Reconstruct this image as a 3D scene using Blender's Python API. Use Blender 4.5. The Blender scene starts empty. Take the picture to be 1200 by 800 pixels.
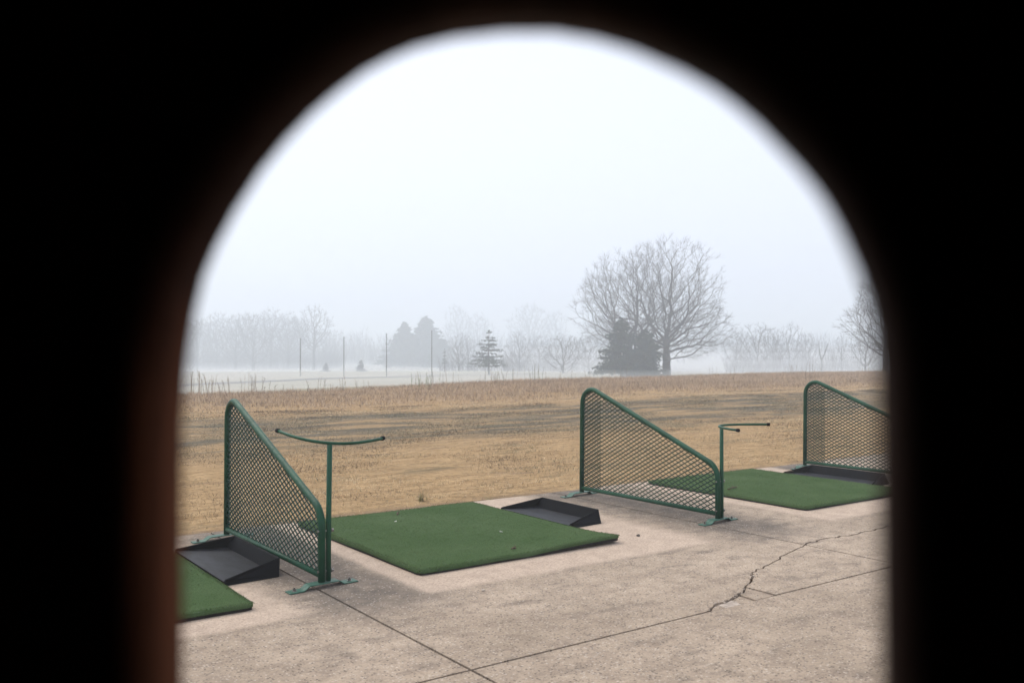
import bpy, bmesh, math, random
import numpy as np
from mathutils import Vector, Matrix, noise
R = math.radians
random.seed(7); rng = np.random.default_rng(11)
sc = bpy.context.scene
col = sc.collection

# ------------------------------------------------------------------ camera constants (world: X along the tee line, Y out to the field)
EYE = Vector((0.0, 0.0, 1.269)); YAW = 0.6224; PITCH = 0.0096; FPX = 1060.0
FWD = Vector((math.sin(YAW), math.cos(YAW), 0)); RGT = Vector((math.cos(YAW), -math.sin(YAW), 0))

def at(px, depth):
    """ground-plan point seen in photo column px at a forward depth in metres"""
    p = FWD * depth + RGT * ((px - 600) / FPX * depth)
    return p.x, p.y

def sstep(a, b, x):
    t = np.clip((np.asarray(x, dtype=float) - a) / (b - a), 0, 1)
    return t * t * (3 - 2 * t)

def ridge(x): return 25.3 + 4.6 * sstep(8, 30, x)

def terrain(x, y):
    x = np.asarray(x, dtype=float); y = np.asarray(y, dtype=float)
    z = -0.045 * (1 - sstep(6.1, 6.9, y)) - 0.015
    z = z + 0.05 * np.sin(x * .35 + 1.0) * sstep(8, 16, y) * .5 + 0.04 * sstep(17.5, 22, y)
    ed = ridge(x)
    z = z - .34 * sstep(ed, ed + 6, y) - 1.15 * sstep(ed + 3, ed + 36, y)
    d = np.hypot(x, y)
    z = z - 1.7 * sstep(70, 230, d) - 2.2 * sstep(150, 340, d) * (1 - sstep(40, 260, x))
    z = z + 9.0 * sstep(420, 800, d)
    return z

def tz(x, y): return float(terrain(x, y))

# ------------------------------------------------------------------ object helpers
def tag(o, label=None, cat=None, group=None, kind=None):
    if label: o['label'] = label
    if cat: o['category'] = cat
    if group: o['group'] = group
    if kind: o['kind'] = kind
    return o

def empty(name, loc, rz=0.0):
    o = bpy.data.objects.new(name, None); col.objects.link(o)
    o.location = loc; o.rotation_euler = (0, 0, rz); o.empty_display_size = .1
    return o

def link(name, me, mat, parent=None, loc=None):
    o = bpy.data.objects.new(name, me); col.objects.link(o)
    if mat is not None and not me.materials: me.materials.append(mat)
    if parent is not None: o.parent = parent
    if loc is not None: o.location = loc
    return o

class MB:
    def __init__(s): s.v = []; s.f = []
    def add(s, vs, fs):
        b = len(s.v); s.v.extend([tuple(v) for v in vs]); s.f.extend([tuple(b + i for i in f) for f in fs])
    def box(s, lo, hi, M=None):
        x0, y0, z0 = lo; x1, y1, z1 = hi
        vs = [Vector(p) for p in ((x0,y0,z0),(x1,y0,z0),(x1,y1,z0),(x0,y1,z0),(x0,y0,z1),(x1,y0,z1),(x1,y1,z1),(x0,y1,z1))]
        if M is not None: vs = [M @ v for v in vs]
        s.add(vs, [(0,3,2,1),(4,5,6,7),(0,1,5,4),(1,2,6,5),(2,3,7,6),(3,0,4,7)])
    def tube(s, pts, rad, n=12, cap=True):
        pts = [Vector(p) for p in pts]; m = len(pts)
        if not hasattr(rad, '__len__'): rad = [rad] * m
        t = (pts[1] - pts[0]).normalized()
        a = t.orthogonal().normalized(); vs = []
        for i in range(m):
            tn = ((pts[min(i+1, m-1)] - pts[max(i-1, 0)])).normalized()
            a = (a - tn * a.dot(tn)); a = a.normalized() if a.length > 1e-6 else tn.orthogonal().normalized()
            b = tn.cross(a)
            for k in range(n):
                w = 2 * math.pi * k / n
                vs.append(pts[i] + (a * math.cos(w) + b * math.sin(w)) * rad[i])
        fs = [(i*n+k, i*n+(k+1) % n, (i+1)*n+(k+1) % n, (i+1)*n+k) for i in range(m-1) for k in range(n)]
        if cap: fs += [tuple(range(n-1, -1, -1)), tuple((m-1)*n+k for k in range(n))]
        s.add(vs, fs)
    def mesh(s, name, smooth=False):
        me = bpy.data.meshes.new(name); me.from_pydata(s.v, [], s.f); me.update()
        if smooth: me.polygons.foreach_set('use_smooth', [True] * len(me.polygons))
        return me
    def build(s, name, mat, parent=None, smooth=False, bevel=0.0, seg=2):
        me = s.mesh(name, smooth)
        if bevel:
            bm = bmesh.new(); bm.from_mesh(me)
            es = [e for e in bm.edges if len(e.link_faces) == 2 and e.calc_face_angle(0) > .5]
            bmesh.ops.bevel(bm, geom=es, offset=bevel, segments=seg, affect='EDGES', clamp_overlap=True)
            bm.to_mesh(me); bm.free()
        o = link(name, me, mat, parent)
        return o

def fast_mesh(name, verts, faces_idx, nper, colors=None):
    """verts (N,3), faces (F,nper)"""
    me = bpy.data.meshes.new(name)
    verts = np.ascontiguousarray(verts, dtype=np.float32); F = len(faces_idx)
    me.vertices.add(len(verts)); me.vertices.foreach_set('co', verts.ravel())
    me.loops.add(F * nper); me.loops.foreach_set('vertex_index', np.ascontiguousarray(faces_idx, dtype=np.int32).ravel())
    me.polygons.add(F); me.polygons.foreach_set('loop_start', np.arange(0, F * nper, nper, dtype=np.int32))
    if colors is not None:
        ca = me.color_attributes.new('Tint', 'FLOAT_COLOR', 'POINT')
        c4 = np.ones((len(verts), 4), dtype=np.float32); c4[:, :3] = colors
        ca.data.foreach_set('color', c4.ravel())
    me.update(calc_edges=True); me.validate()
    return me

# ------------------------------------------------------------------ shader node helper
class NT:
    def __init__(s, name):
        s.m = bpy.data.materials.new(name); s.m.use_nodes = True
        s.t = s.m.node_tree; s.t.nodes.clear()
        s.out = s.n('ShaderNodeOutputMaterial')
    def n(s, kind, **kw):
        x = s.t.nodes.new(kind)
        for k, v in kw.items(): setattr(x, k, v)
        return x
    def l(s, a, b): s.t.links.new(a, b)
    def put(s, sock, v):
        if isinstance(v, bpy.types.NodeSocket): s.l(v, sock)
        elif isinstance(v, (tuple, list)) and len(v) == 3 and len(sock.default_value) == 4: sock.default_value = (*v, 1)
        else: sock.default_value = v
    def coord(s, kind='Object'): return s.n('ShaderNodeTexCoord').outputs[kind]
    def mapping(s, v, scale=(1,1,1), loc=(0,0,0), rot=(0,0,0)):
        m = s.n('ShaderNodeMapping'); s.put(m.inputs['Vector'], v)
        m.inputs['Scale'].default_value = scale; m.inputs['Location'].default_value = loc; m.inputs['Rotation'].default_value = rot
        return m.outputs[0]
    def noise(s, v, scale, detail=4, rough=.55, dist=0.0):
        x = s.n('ShaderNodeTexNoise'); s.put(x.inputs['Vector'], v)
        x.inputs['Scale'].default_value = scale; x.inputs['Detail'].default_value = detail
        x.inputs['Roughness'].default_value = rough; x.inputs['Distortion'].default_value = dist
        return x.outputs['Fac']
    def voro(s, v, scale, feature='F1', out='Distance', rand=1.0):
        x = s.n('ShaderNodeTexVoronoi', feature=feature); s.put(x.inputs['Vector'], v)
        x.inputs['Scale'].default_value = scale; x.inputs['Randomness'].default_value = rand
        return x.outputs[out]
    def ramp(s, f, a, b, lo=0.0, hi=1.0):
        x = s.n('ShaderNodeMapRange', clamp=True, interpolation_type='SMOOTHSTEP'); s.put(x.inputs['Value'], f)
        x.inputs['From Min'].default_value = a; x.inputs['From Max'].default_value = b
        x.inputs['To Min'].default_value = lo; x.inputs['To Max'].default_value = hi
        return x.outputs[0]
    def math(s, op, a, b=None, c=None):
        x = s.n('ShaderNodeMath', operation=op); s.put(x.inputs[0], a)
        if b is not None: s.put(x.inputs[1], b)
        if c is not None: s.put(x.inputs[2], c)
        return x.outputs[0]
    def mix(s, f, a, b, mode='MIX'):
        x = s.n('ShaderNodeMix', data_type='RGBA', blend_type=mode)
        s.put(x.inputs['Factor'], f); s.put(x.inputs['A'], a) if False else None
        ins = [i for i in x.inputs if i.type == 'RGBA']
        s.put(ins[0], a); s.put(ins[1], b)
        return [o for o in x.outputs if o.type == 'RGBA'][0]
    def sep(s, v):
        x = s.n('ShaderNodeSeparateXYZ'); s.put(x.inputs[0], v); return x.outputs
    def bump(s, h, strength=.3, dist=.01):
        x = s.n('ShaderNodeBump'); s.put(x.inputs['Height'], h)
        x.inputs['Strength'].default_value = strength; x.inputs['Distance'].default_value = dist
        return x.outputs[0]
    def pbsdf(s, color, rough=.8, spec=.3, normal=None, **kw):
        b = s.n('ShaderNodeBsdfPrincipled')
        s.put(b.inputs['Base Color'], color); s.put(b.inputs['Roughness'], rough)
        s.put(b.inputs['Specular IOR Level'], spec)
        if normal is not None: s.l(normal, b.inputs['Normal'])
        for k, v in kw.items(): s.put(b.inputs[k.replace('_', ' ')], v)
        s.l(b.outputs[0], s.out.inputs['Surface']); return b

M = {}
def simple(name, color, rough=.8, spec=.3, nscale=6, var=.25, bump=0.0, bscale=60, **kw):
    t = NT(name); v = t.coord()
    f = t.noise(v, nscale, 5)
    c = t.mix(t.ramp(f, .3, .7), tuple(c * (1 - var) for c in color), tuple(min(1, c * (1 + var)) for c in color))
    nrm = t.bump(t.noise(v, bscale, 3), bump, .005) if bump else None
    t.pbsdf(c, rough, spec, nrm, **kw); M[name] = t.m
    return t.m

# painted green steel, chipped and slightly dusty
t = NT('green_paint'); v = t.coord()
big = t.noise(v, 5, 4); fine = t.noise(v, 55, 4, .7)
c = t.mix(t.ramp(big, .35, .7), (.004, .050, .022), (.008, .074, .035))
c = t.mix(t.ramp(fine, .61, .70, 0, .8), c, (.06, .038, .022))
t.pbsdf(c, t.ramp(fine, .3, .7, .35, .55), .22, t.bump(fine, .12, .002)); M['green_paint'] = t.m
t = NT('worn_green_paint'); v = t.coord()
fine = t.noise(v, 40, 5, .7)
c = t.mix(t.ramp(fine, .42, .62), (.013, .082, .048), (.052, .125, .092))
c = t.mix(t.ramp(t.noise(v, 23, 4, .7), .6, .7, 0, .8), c, (.13, .075, .045))
t.pbsdf(c, .55, .4, t.bump(fine, .2, .003)); M['worn_green_paint'] = t.m
simple('mesh_paint', (.004, .033, .018), .6, .2, 30, .4)
M_PILE = None
simple('bolt_steel', (.22, .20, .18), .4, .6, 60, .4, Metallic=.7)
simple('black_rubber', (.0022, .0024, .0036), .6, .08, 9, .5, .15, 120)
t = NT('skylit_scuffed_rubber'); v = t.coord()
sc_n = t.noise(t.mapping(v, (3, 1.2, 1)), 5, 6, .7); sc_f = t.noise(t.mapping(v, (60, 6, 1)), 3, 4, .6)
c = t.mix(t.ramp(sc_n, .35, .68), (.005, .0053, .007), (.020, .0215, .028))  # bluish lift over the black shell: sky reflection put into the floor colour
c = t.mix(t.ramp(sc_f, .6, .75, 0, .5), c, (.055, .052, .05))
t.pbsdf(c, .6, .2, t.bump(sc_f, .15, .002)); M['skylit_scuffed_rubber'] = t.m
simple('rubber_underlay', (.016, .013, .011), .9, .2, 40, .4, .3, 90)
simple('white_plastic', (.7, .68, .62), .5, .4, 30, .15)
simple('dead_twig', (.09, .06, .04), .9, .2, 60, .4)
simple('pebble', (.10, .085, .075), .9, .2, 60, .3)
simple('bark', (.060, .050, .044), .95, .15, 8, .35, .6, 22)
simple('twig_bark', (.075, .062, .055), .95, .1, 4, .3)
simple('pale_bark', (.14, .125, .11), .95, .1, 4, .3)
simple('old_post_wood', (.075, .065, .058), .9, .15, 12, .3)
simple('trunk_needles', (.022, .033, .018), .9, .1, 4, .4)

# needles: per-clump tint
def tinted(name, rough=.9, spec=.12, trans=None):
    t = NT(name); a = t.n('ShaderNodeVertexColor'); a.layer_name = 'Tint'
    t.pbsdf(a.outputs['Color'], rough, spec); M[name] = t.m
tinted('needles'); tinted('dry_blades', .85, .2); tinted('weed_blades', .9, .1)

# artificial turf
t = NT('turf'); v = t.coord()
n1 = t.noise(v, 2.2, 5, .6, .4); n2 = t.noise(v, 260, 3, .7); n3 = t.noise(v, 30, 5, .7)
c = t.mix(t.ramp(n1, .3, .72), (.060, .108, .030), (.098, .150, .058))
c = t.mix(t.ramp(n2, .35, .68), t.mix(.5, c, (.012, .030, .012)), t.mix(.45, c, (.095, .145, .075)))
c = t.mix(t.ramp(n3, .60, .78, 0, .45), c, (.085, .125, .060))
c = t.mix(t.ramp(t.noise(v, 13, 3, .5), .70, .76, 0, .6), c, (.03, .035, .02))
t.pbsdf(c, 1.0, .03, t.bump(t.math('ADD', n2, t.math('MULTIPLY', n3, .6)), .8, .006)); M['turf'] = t.m

# weathered exposed-aggregate concrete
t = NT('concrete'); v = t.coord(); x, y, z = t.sep(v)[:3]
wob = t.math('MULTIPLY', t.math('SUBTRACT', t.noise(v, 4.5, 5, .65), .5), .36)
fine = t.noise(v, 70, 5, .75); med = t.noise(v, 9, 6, .65); low = t.noise(t.mapping(v, (1, 1, 1), (3, 7, 0)), .9, 5, .6)
base = t.mix(t.ramp(low, .32, .68), (.325, .252, .184), (.468, .368, .275))
base = t.mix(t.ramp(med, .40, .70, 0, .62), base, (.225, .170, .128))
base = t.mix(t.ramp(t.noise(t.mapping(v, (1, 2.2, 1), (9, 2, 0)), 2.6, 6, .7), .50, .70, 0, .72), base, (.165, .130, .102))
# grey wear round the dividers
def near_line(y_lo, cx, half, soft):
    d = t.math('ABSOLUTE', t.math('SUBTRACT', t.math('ADD', x, wob), cx))
    return t.math('MULTIPLY', t.ramp(d, half, half + soft, 1, 0), t.ramp(t.math('ADD', y, wob), y_lo, y_lo + .5))
st = None
for cx in (2.12, 5.12, 8.25, -1.05):
    s_ = near_line(3.7, cx, .12, .42); st = s_ if st is None else t.math('MAXIMUM', st, s_)
st = t.math('MULTIPLY', st, t.ramp(t.noise(v, 7, 5, .7), .25, .62, .45, 1))
base = t.mix(t.math('MULTIPLY', st, .85), base, (.105, .088, .074))
# paler strip the mats have kept clean
cl = None
for x0, x1 in ((.9, 1.72), (2.40, 4.62), (5.86, 8.0)):
    wx = t.math('ADD', x, t.math('MULTIPLY', wob, .25)); wy = t.math('ADD', y, t.math('MULTIPLY', wob, .25))
    s_ = t.math('MULTIPLY', t.math('MULTIPLY', t.ramp(wx, x0 - .04, x0 + .04), t.ramp(wx, x1 - .12, x1 + .12, 1, 0)), t.ramp(wy, 4.06, 4.14))
    cl = s_ if cl is None else t.math('MAXIMUM', cl, s_)
clean = t.mix(t.ramp(med, .3, .75), (.56, .435, .335), (.44, .338, .26))
base = t.mix(t.math('MULTIPLY', cl, .88), base, clean)
rough_ag = t.math('SUBTRACT', 1.0, t.math('MULTIPLY', cl, .72))
# stones in the worn surface
vc = t.voro(v, 72, out='Color'); vd = t.voro(v, 72)
rnd = t.sep(vc)[0]; stone = t.ramp(vd, .28, .42, 1, 0)
lightst = t.math('MULTIPLY', t.math('MULTIPLY', t.math('GREATER_THAN', rnd, .72), stone), rough_ag)
darkst = t.math('MULTIPLY', t.math('MULTIPLY', t.math('LESS_THAN', rnd, .30), stone), rough_ag)
base = t.mix(t.math('MULTIPLY', lightst, .45), base, (.66, .58, .50))
base = t.mix(t.math('MULTIPLY', darkst, .74), base, (.075, .062, .052))
base = t.mix(t.ramp(fine, .42, .68, 0, .55), base, (.14, .115, .095))
h = t.math('ADD', t.math('MULTIPLY', fine, .8), t.math('MULTIPLY', t.math('MULTIPLY', stone, rough_ag), .35))
t.pbsdf(base, .93, .15, t.bump(h, .5, .006)); M['concrete'] = t.m
simple('spalled_concrete', (.42, .35, .29), .95, .1, 30, .25, .8, 60)

# wood of the booth
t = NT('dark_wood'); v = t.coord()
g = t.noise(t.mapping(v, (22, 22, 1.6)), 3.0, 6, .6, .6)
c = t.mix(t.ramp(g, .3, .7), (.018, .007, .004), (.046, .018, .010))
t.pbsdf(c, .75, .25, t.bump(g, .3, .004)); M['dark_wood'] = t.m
t = NT('lit_jamb_wood'); v = t.coord(); zz = t.sep(v)[2]
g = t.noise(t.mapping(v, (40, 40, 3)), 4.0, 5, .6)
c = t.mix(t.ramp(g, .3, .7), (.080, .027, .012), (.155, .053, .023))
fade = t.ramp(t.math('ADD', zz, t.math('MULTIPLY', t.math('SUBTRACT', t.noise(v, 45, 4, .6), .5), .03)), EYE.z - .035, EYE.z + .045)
c = t.mix(fade, c, (.026, .010, .006))  # darkening towards the arch head is shade put into the wood colour
t.pbsdf(c, .8, .2, t.bump(g, .3, .003)); M['lit_jamb_wood'] = t.m
simple('unseen_roof_felt', (.03, .03, .03), .95, .1, 20, .3)

# ground
t = NT('ground_soil'); v = t.coord(); x, y, z = t.sep(v)[:3]
lp = t.noise(t.mapping(v, (.55, 1.9, 1)), .9, 6, .62); hp = t.noise(v, 14, 6, .75); mp = t.noise(t.mapping(v, (.8, 2.2, 1)), 2.6, 5, .65)
lawn = t.mix(t.ramp(mp, .3, .7), (.32, .205, .10), (.46, .31, .16))
lawn = t.mix(t.ramp(hp, .42, .68, 0, .6), lawn, (.115, .080, .045))
lawn = t.mix(t.ramp(lp, .56, .70, 0, .7), lawn, (.13, .105, .062))
bandm = t.math('MULTIPLY', t.ramp(y, 10, 12.2), t.ramp(y, 16.4, 17.4, 1, 0))
strk = t.noise(t.mapping(v, (.42, 2.0, 1), (5, 1, 0)), 1.0, 6, .68)
lawn = t.mix(t.math('MULTIPLY', bandm, t.ramp(strk, .42, .60, .15, .95)), lawn, (.105, .092, .066))
lawn = t.mix(t.math('MULTIPLY', t.math('SUBTRACT', 1.0, bandm), t.ramp(strk, .58, .68, 0, .6)), lawn, (.13, .09, .07))
far = t.mix(t.ramp(t.noise(v, .09, 6, .6), .35, .68), (.36, .32, .24), (.29, .275, .19))
far = t.mix(t.ramp(t.noise(t.mapping(v, (.5, 1.4, 1)), .5, 5, .6), .55, .75, 0, .5), far, (.17, .14, .10))
c = t.mix(t.ramp(t.math('ADD', y, t.math('MULTIPLY', mp, 4.0)), 30, 36), lawn, far)
soil = t.mix(t.ramp(hp, .35, .65), (.15, .10, .065), (.27, .20, .135))
c = t.mix(t.ramp(t.math('ADD', y, t.math('MULTIPLY', t.math('SUBTRACT', mp, .5), .5)), 6.38, 6.72, 1, 0), c, soil)
t.pbsdf(c, 1.0, .08, t.bump(t.math('ADD', hp, mp), .8, .03)); M['ground_soil'] = t.m

# ------------------------------------------------------------------ ground: one sheet to the horizon
def axis(lims):
    out = []
    for a, b, s in lims: out += list(np.arange(a, b, s))
    return np.array(out + [lims[-1][1]])
xs = axis([(-760, -100, 30), (-100, -20, 5), (-20, 60, 1.0), (60, 200, 5), (200, 980, 30)])
ys = axis([(-200, -12, 20), (-12, 6, 3), (6, 8, .1), (8, 32, .5), (32, 80, 2), (80, 240, 8), (240, 1000, 25)])
X, Y = np.meshgrid(xs, ys); Z = terrain(X, Y)
for i in range(Z.shape[0]):
    if 6.6 < ys[i] < 60:
        for j in range(Z.shape[1]):
            if -25 < xs[j] < 70: Z[i, j] += .035 * noise.noise((xs[j] * .9, ys[i] * .9, 0)) * float(sstep(6.8, 8, ys[i]))
nx, ny = len(xs), len(ys)
idx = np.arange(nx * ny).reshape(ny, nx)
F4 = np.stack([idx[:-1, :-1], idx[:-1, 1:], idx[1:, 1:], idx[1:, :-1]], -1).reshape(-1, 4)
g = link('ground', fast_mesh('ground', np.stack([X, Y, Z], -1).reshape(-1, 3), F4, 4), M['ground_soil'])
g.data.polygons.foreach_set('use_smooth', [True] * len(g.data.polygons))
tag(g, 'dormant straw coloured range field running to the foggy horizon', kind='structure')

# cart path beyond the ridge
def ribbon(name, pts, w, mat, dz=.02):
    m = MB(); P = [Vector((*p, tz(*p) + dz)) for p in pts]
    for i, p in enumerate(P):
        d = (P[min(i+1, len(P)-1)] - P[max(i-1, 0)]); s = Vector((-d.y, d.x, 0)).normalized() * w / 2
        for q in (p - s, p + s): m.v.append((q.x, q.y, tz(q.x, q.y) + dz))
    for i in range(len(P) - 1): m.f.append((2*i, 2*i+1, 2*i+3, 2*i+2))
    return m.build(name, mat)
simple('path_gravel', (.12, .115, .11), .95, .1, 1.5, .2)
pp = [at(150 + k * 30, 62 + k * 3.4) for k in range(17)]
tag(ribbon('path', pp, 2.0, M['path_gravel'], .05), 'narrow dark path crossing the misty hollow', kind='structure')

# ------------------------------------------------------------------ concrete tee line: separate slabs with real open joints and a real crack
GAP = .007
jx = [-7.12, -4.09, -1.06, 1.97, 5.0, 8.03, 11.06, 14.1]
jy = [-3.0, .01, 3.025, 6.36]
def jag(p, q, n, amp, seed):
    r = random.Random(seed); p = Vector(p); q = Vector(q); d = q - p; nn = Vector((-d.y, d.x)).normalized()
    return [p + d * (k / n) + nn * (r.uniform(-amp, amp) if 0 < k < n else 0) for k in range(n + 1)]
def chain(pts, n, amp, seed):
    out = []
    for i in range(len(pts) - 1):
        s = jag(pts[i], pts[i+1], n, amp, seed + i); out += s if i == 0 else s[1:]
    return out
crack_a = chain([(3.33, 3.03), (3.49, 3.10), (3.63, 3.125), (3.76, 3.155), (4.02, 3.32), (4.13, 3.41), (4.35, 3.47), (4.66, 3.585), (5.0, 3.69)], 5, .014, 3)
crack_b = chain([(5.0, 3.69), (5.22, 3.735), (5.54, 3.70), (5.92, 3.715), (6.5, 3.82), (7.2, 3.80), (8.03, 3.93)], 6, .016, 23)
def prism(m, poly, z0=-.04, z1=0.0):
    n = len(poly)
    m.add([(p[0], p[1], z0) for p in poly] + [(p[0], p[1], z1) for p in poly],
          [tuple(range(n-1, -1, -1)), tuple(range(n, 2*n))] + [(k, (k+1) % n, n + (k+1) % n, n + k) for k in range(n)])
def off(chainpts, d):
    out = []
    for i, p in enumerate(chainpts):
        a = chainpts[max(i-1, 0)]; b = chainpts[min(i+1, len(chainpts)-1)]
        t_ = (b - a).normalized(); w = d * (.55 + .9 * abs(noise.noise((p.x * 3.1, p.y * 3.1, 4))))
        out.append(p + Vector((-t_.y, t_.x)) * w)
    return out
slab = MB()
for i in range(len(jx) - 1):
    for j in range(len(jy) - 1):
        x0, x1, y0, y1 = jx[i] + GAP, jx[i+1] - GAP, jy[j] + GAP, jy[j+1] - (GAP if j < 2 else 0)
        if j == 2 and jx[i] in (1.97, 5.0): continue
        top = [(x1, y1), (x0, y1)]
        if j == 2:   # broken outer edge against the soil
            top = [(x1 + (x0 - x1) * k / 24, y1 + .018 * noise.noise((x1 + k * .3, 2, 1))) for k in range(25)]
        prism(slab, [(x0, y0), (x1, y0)] + top)
def ragged(x0, x1, y1): return [(x1 + (x0 - x1) * k / 24, y1 + .018 * noise.noise((x1 + k * .3, 2, 1))) for k in range(25)]
# slab broken by the crack, first bay
x0, x1, y0, y1 = 1.97 + GAP, 5.0 - GAP, 3.025 + GAP, 6.36
up = [a_.lerp(b_, .65 if i_ < 13 else 0) for i_, (a_, b_) in enumerate(zip(off(crack_a, .0085), crack_a))]; up[0] = Vector((3.325, y0)); up[-1] = Vector((x1, up[-1].y))
prism(slab, [(x0, y0)] + [(p.x, p.y) for p in up] + ragged(x0, x1, y1))
lo = [p for p in off(crack_a, -.0085)]; k0 = min(range(len(lo)), key=lambda k: abs(lo[k].x - 3.84)); lo = lo[k0:]; LO0 = lo[0].x
lo[-1] = Vector((x1, lo[-1].y))
prism(slab, [(lo[0].x + .004, y0), (x1, y0)] + [(p.x, p.y) for p in reversed(lo)])
# second bay
x0, x1 = 5.0 + GAP, 8.03 - GAP
up = off(crack_b, .0115); up[0] = Vector((x0, up[0].y)); up[-1] = Vector((x1, up[-1].y))
lo = off(crack_b, -.0115); lo[0] = Vector((x0, lo[0].y)); lo[-1] = Vector((x1, lo[-1].y))
prism(slab, [(p.x, p.y) for p in up] + ragged(x0, x1, y1))
prism(slab, [(x0, y0), (x1, y0)] + [(p.x, p.y) for p in reversed(lo)])
tag(slab.build('pavement', M['concrete']), 'pinkish worn concrete tee line with open joints', kind='structure')
# spalled bits lying in the broken corner
cy_ = lambda x: next(a.y + (b.y - a.y) * (x - a.x) / max(b.x - a.x, 1e-6) for a, b in zip(crack_a, crack_a[1:]) if b.x >= x) - .006
bits = [[(3.375, 3.034), (3.47, 3.033), (3.478, cy_(3.478)), (3.42, cy_(3.42))], [(3.488, 3.034), (3.60, 3.033), (3.612, cy_(3.612)), (3.55, cy_(3.55)), (3.493, cy_(3.493))],
        [(3.612, 3.033), (3.70, 3.033), (3.712, cy_(3.712)), (3.625, cy_(3.625))], [(3.712, 3.033), (LO0 - .004, 3.033), (LO0 - .008, cy_(LO0 - .008)), (.5 * LO0 + 1.89, cy_(.5 * LO0 + 1.89)), (3.775, cy_(3.775)), (3.724, cy_(3.724))]]
for k, b in enumerate(bits):
    m = MB(); prism(m, [(p[0] + random.uniform(-.004, .004), p[1] + random.uniform(-.002, .004)) for p in b], -.038, -.004 - .003 * (k % 3))
    o = m.build('concrete_fragment', M['spalled_concrete'] if k == 1 else M['concrete'], bevel=.002, seg=1)
    tag(o, ['small wedge of broken concrete at the tip of the crack', 'pale broken concrete piece second from the crack tip beside the joint',
            'narrow brown broken concrete piece between two cracks by the joint', 'largest broken concrete corner piece where the crack turns away from the joint'][k],
        'concrete fragment', 'broken concrete bits at the crack')

V = []
q_ = random.Random(4)
for _ in range(70):
    t_ = q_.random(); p = crack_a[min(int(t_ * 24), len(crack_a) - 1)] + Vector((q_.gauss(0, .02), q_.gauss(-.004, .014))); s_ = q_.uniform(.002, .006)
    V.append((p.x, p.y, s_))
m = MB()
for (x, y, s_) in V:
    o = [Vector((q_.uniform(.6, 1.2), 0, 0)), Vector((0, q_.uniform(.6, 1.2), 0)), Vector((0, 0, q_.uniform(.6, 1)))]; c_ = Vector((x, y, s_ * .7))
    m.add([c_ + o[0] * s_, c_ - o[0] * s_, c_ + o[1] * s_, c_ - o[1] * s_, c_ + o[2] * s_, c_ - o[2] * s_], [(0,2,4),(2,1,4),(1,3,4),(3,0,4),(2,0,5),(1,2,5),(3,1,5),(0,3,5)])
tag(m.build('concrete_crumbs', M['spalled_concrete']), 'loose concrete crumbs strewn along the crack', kind='stuff')

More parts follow.
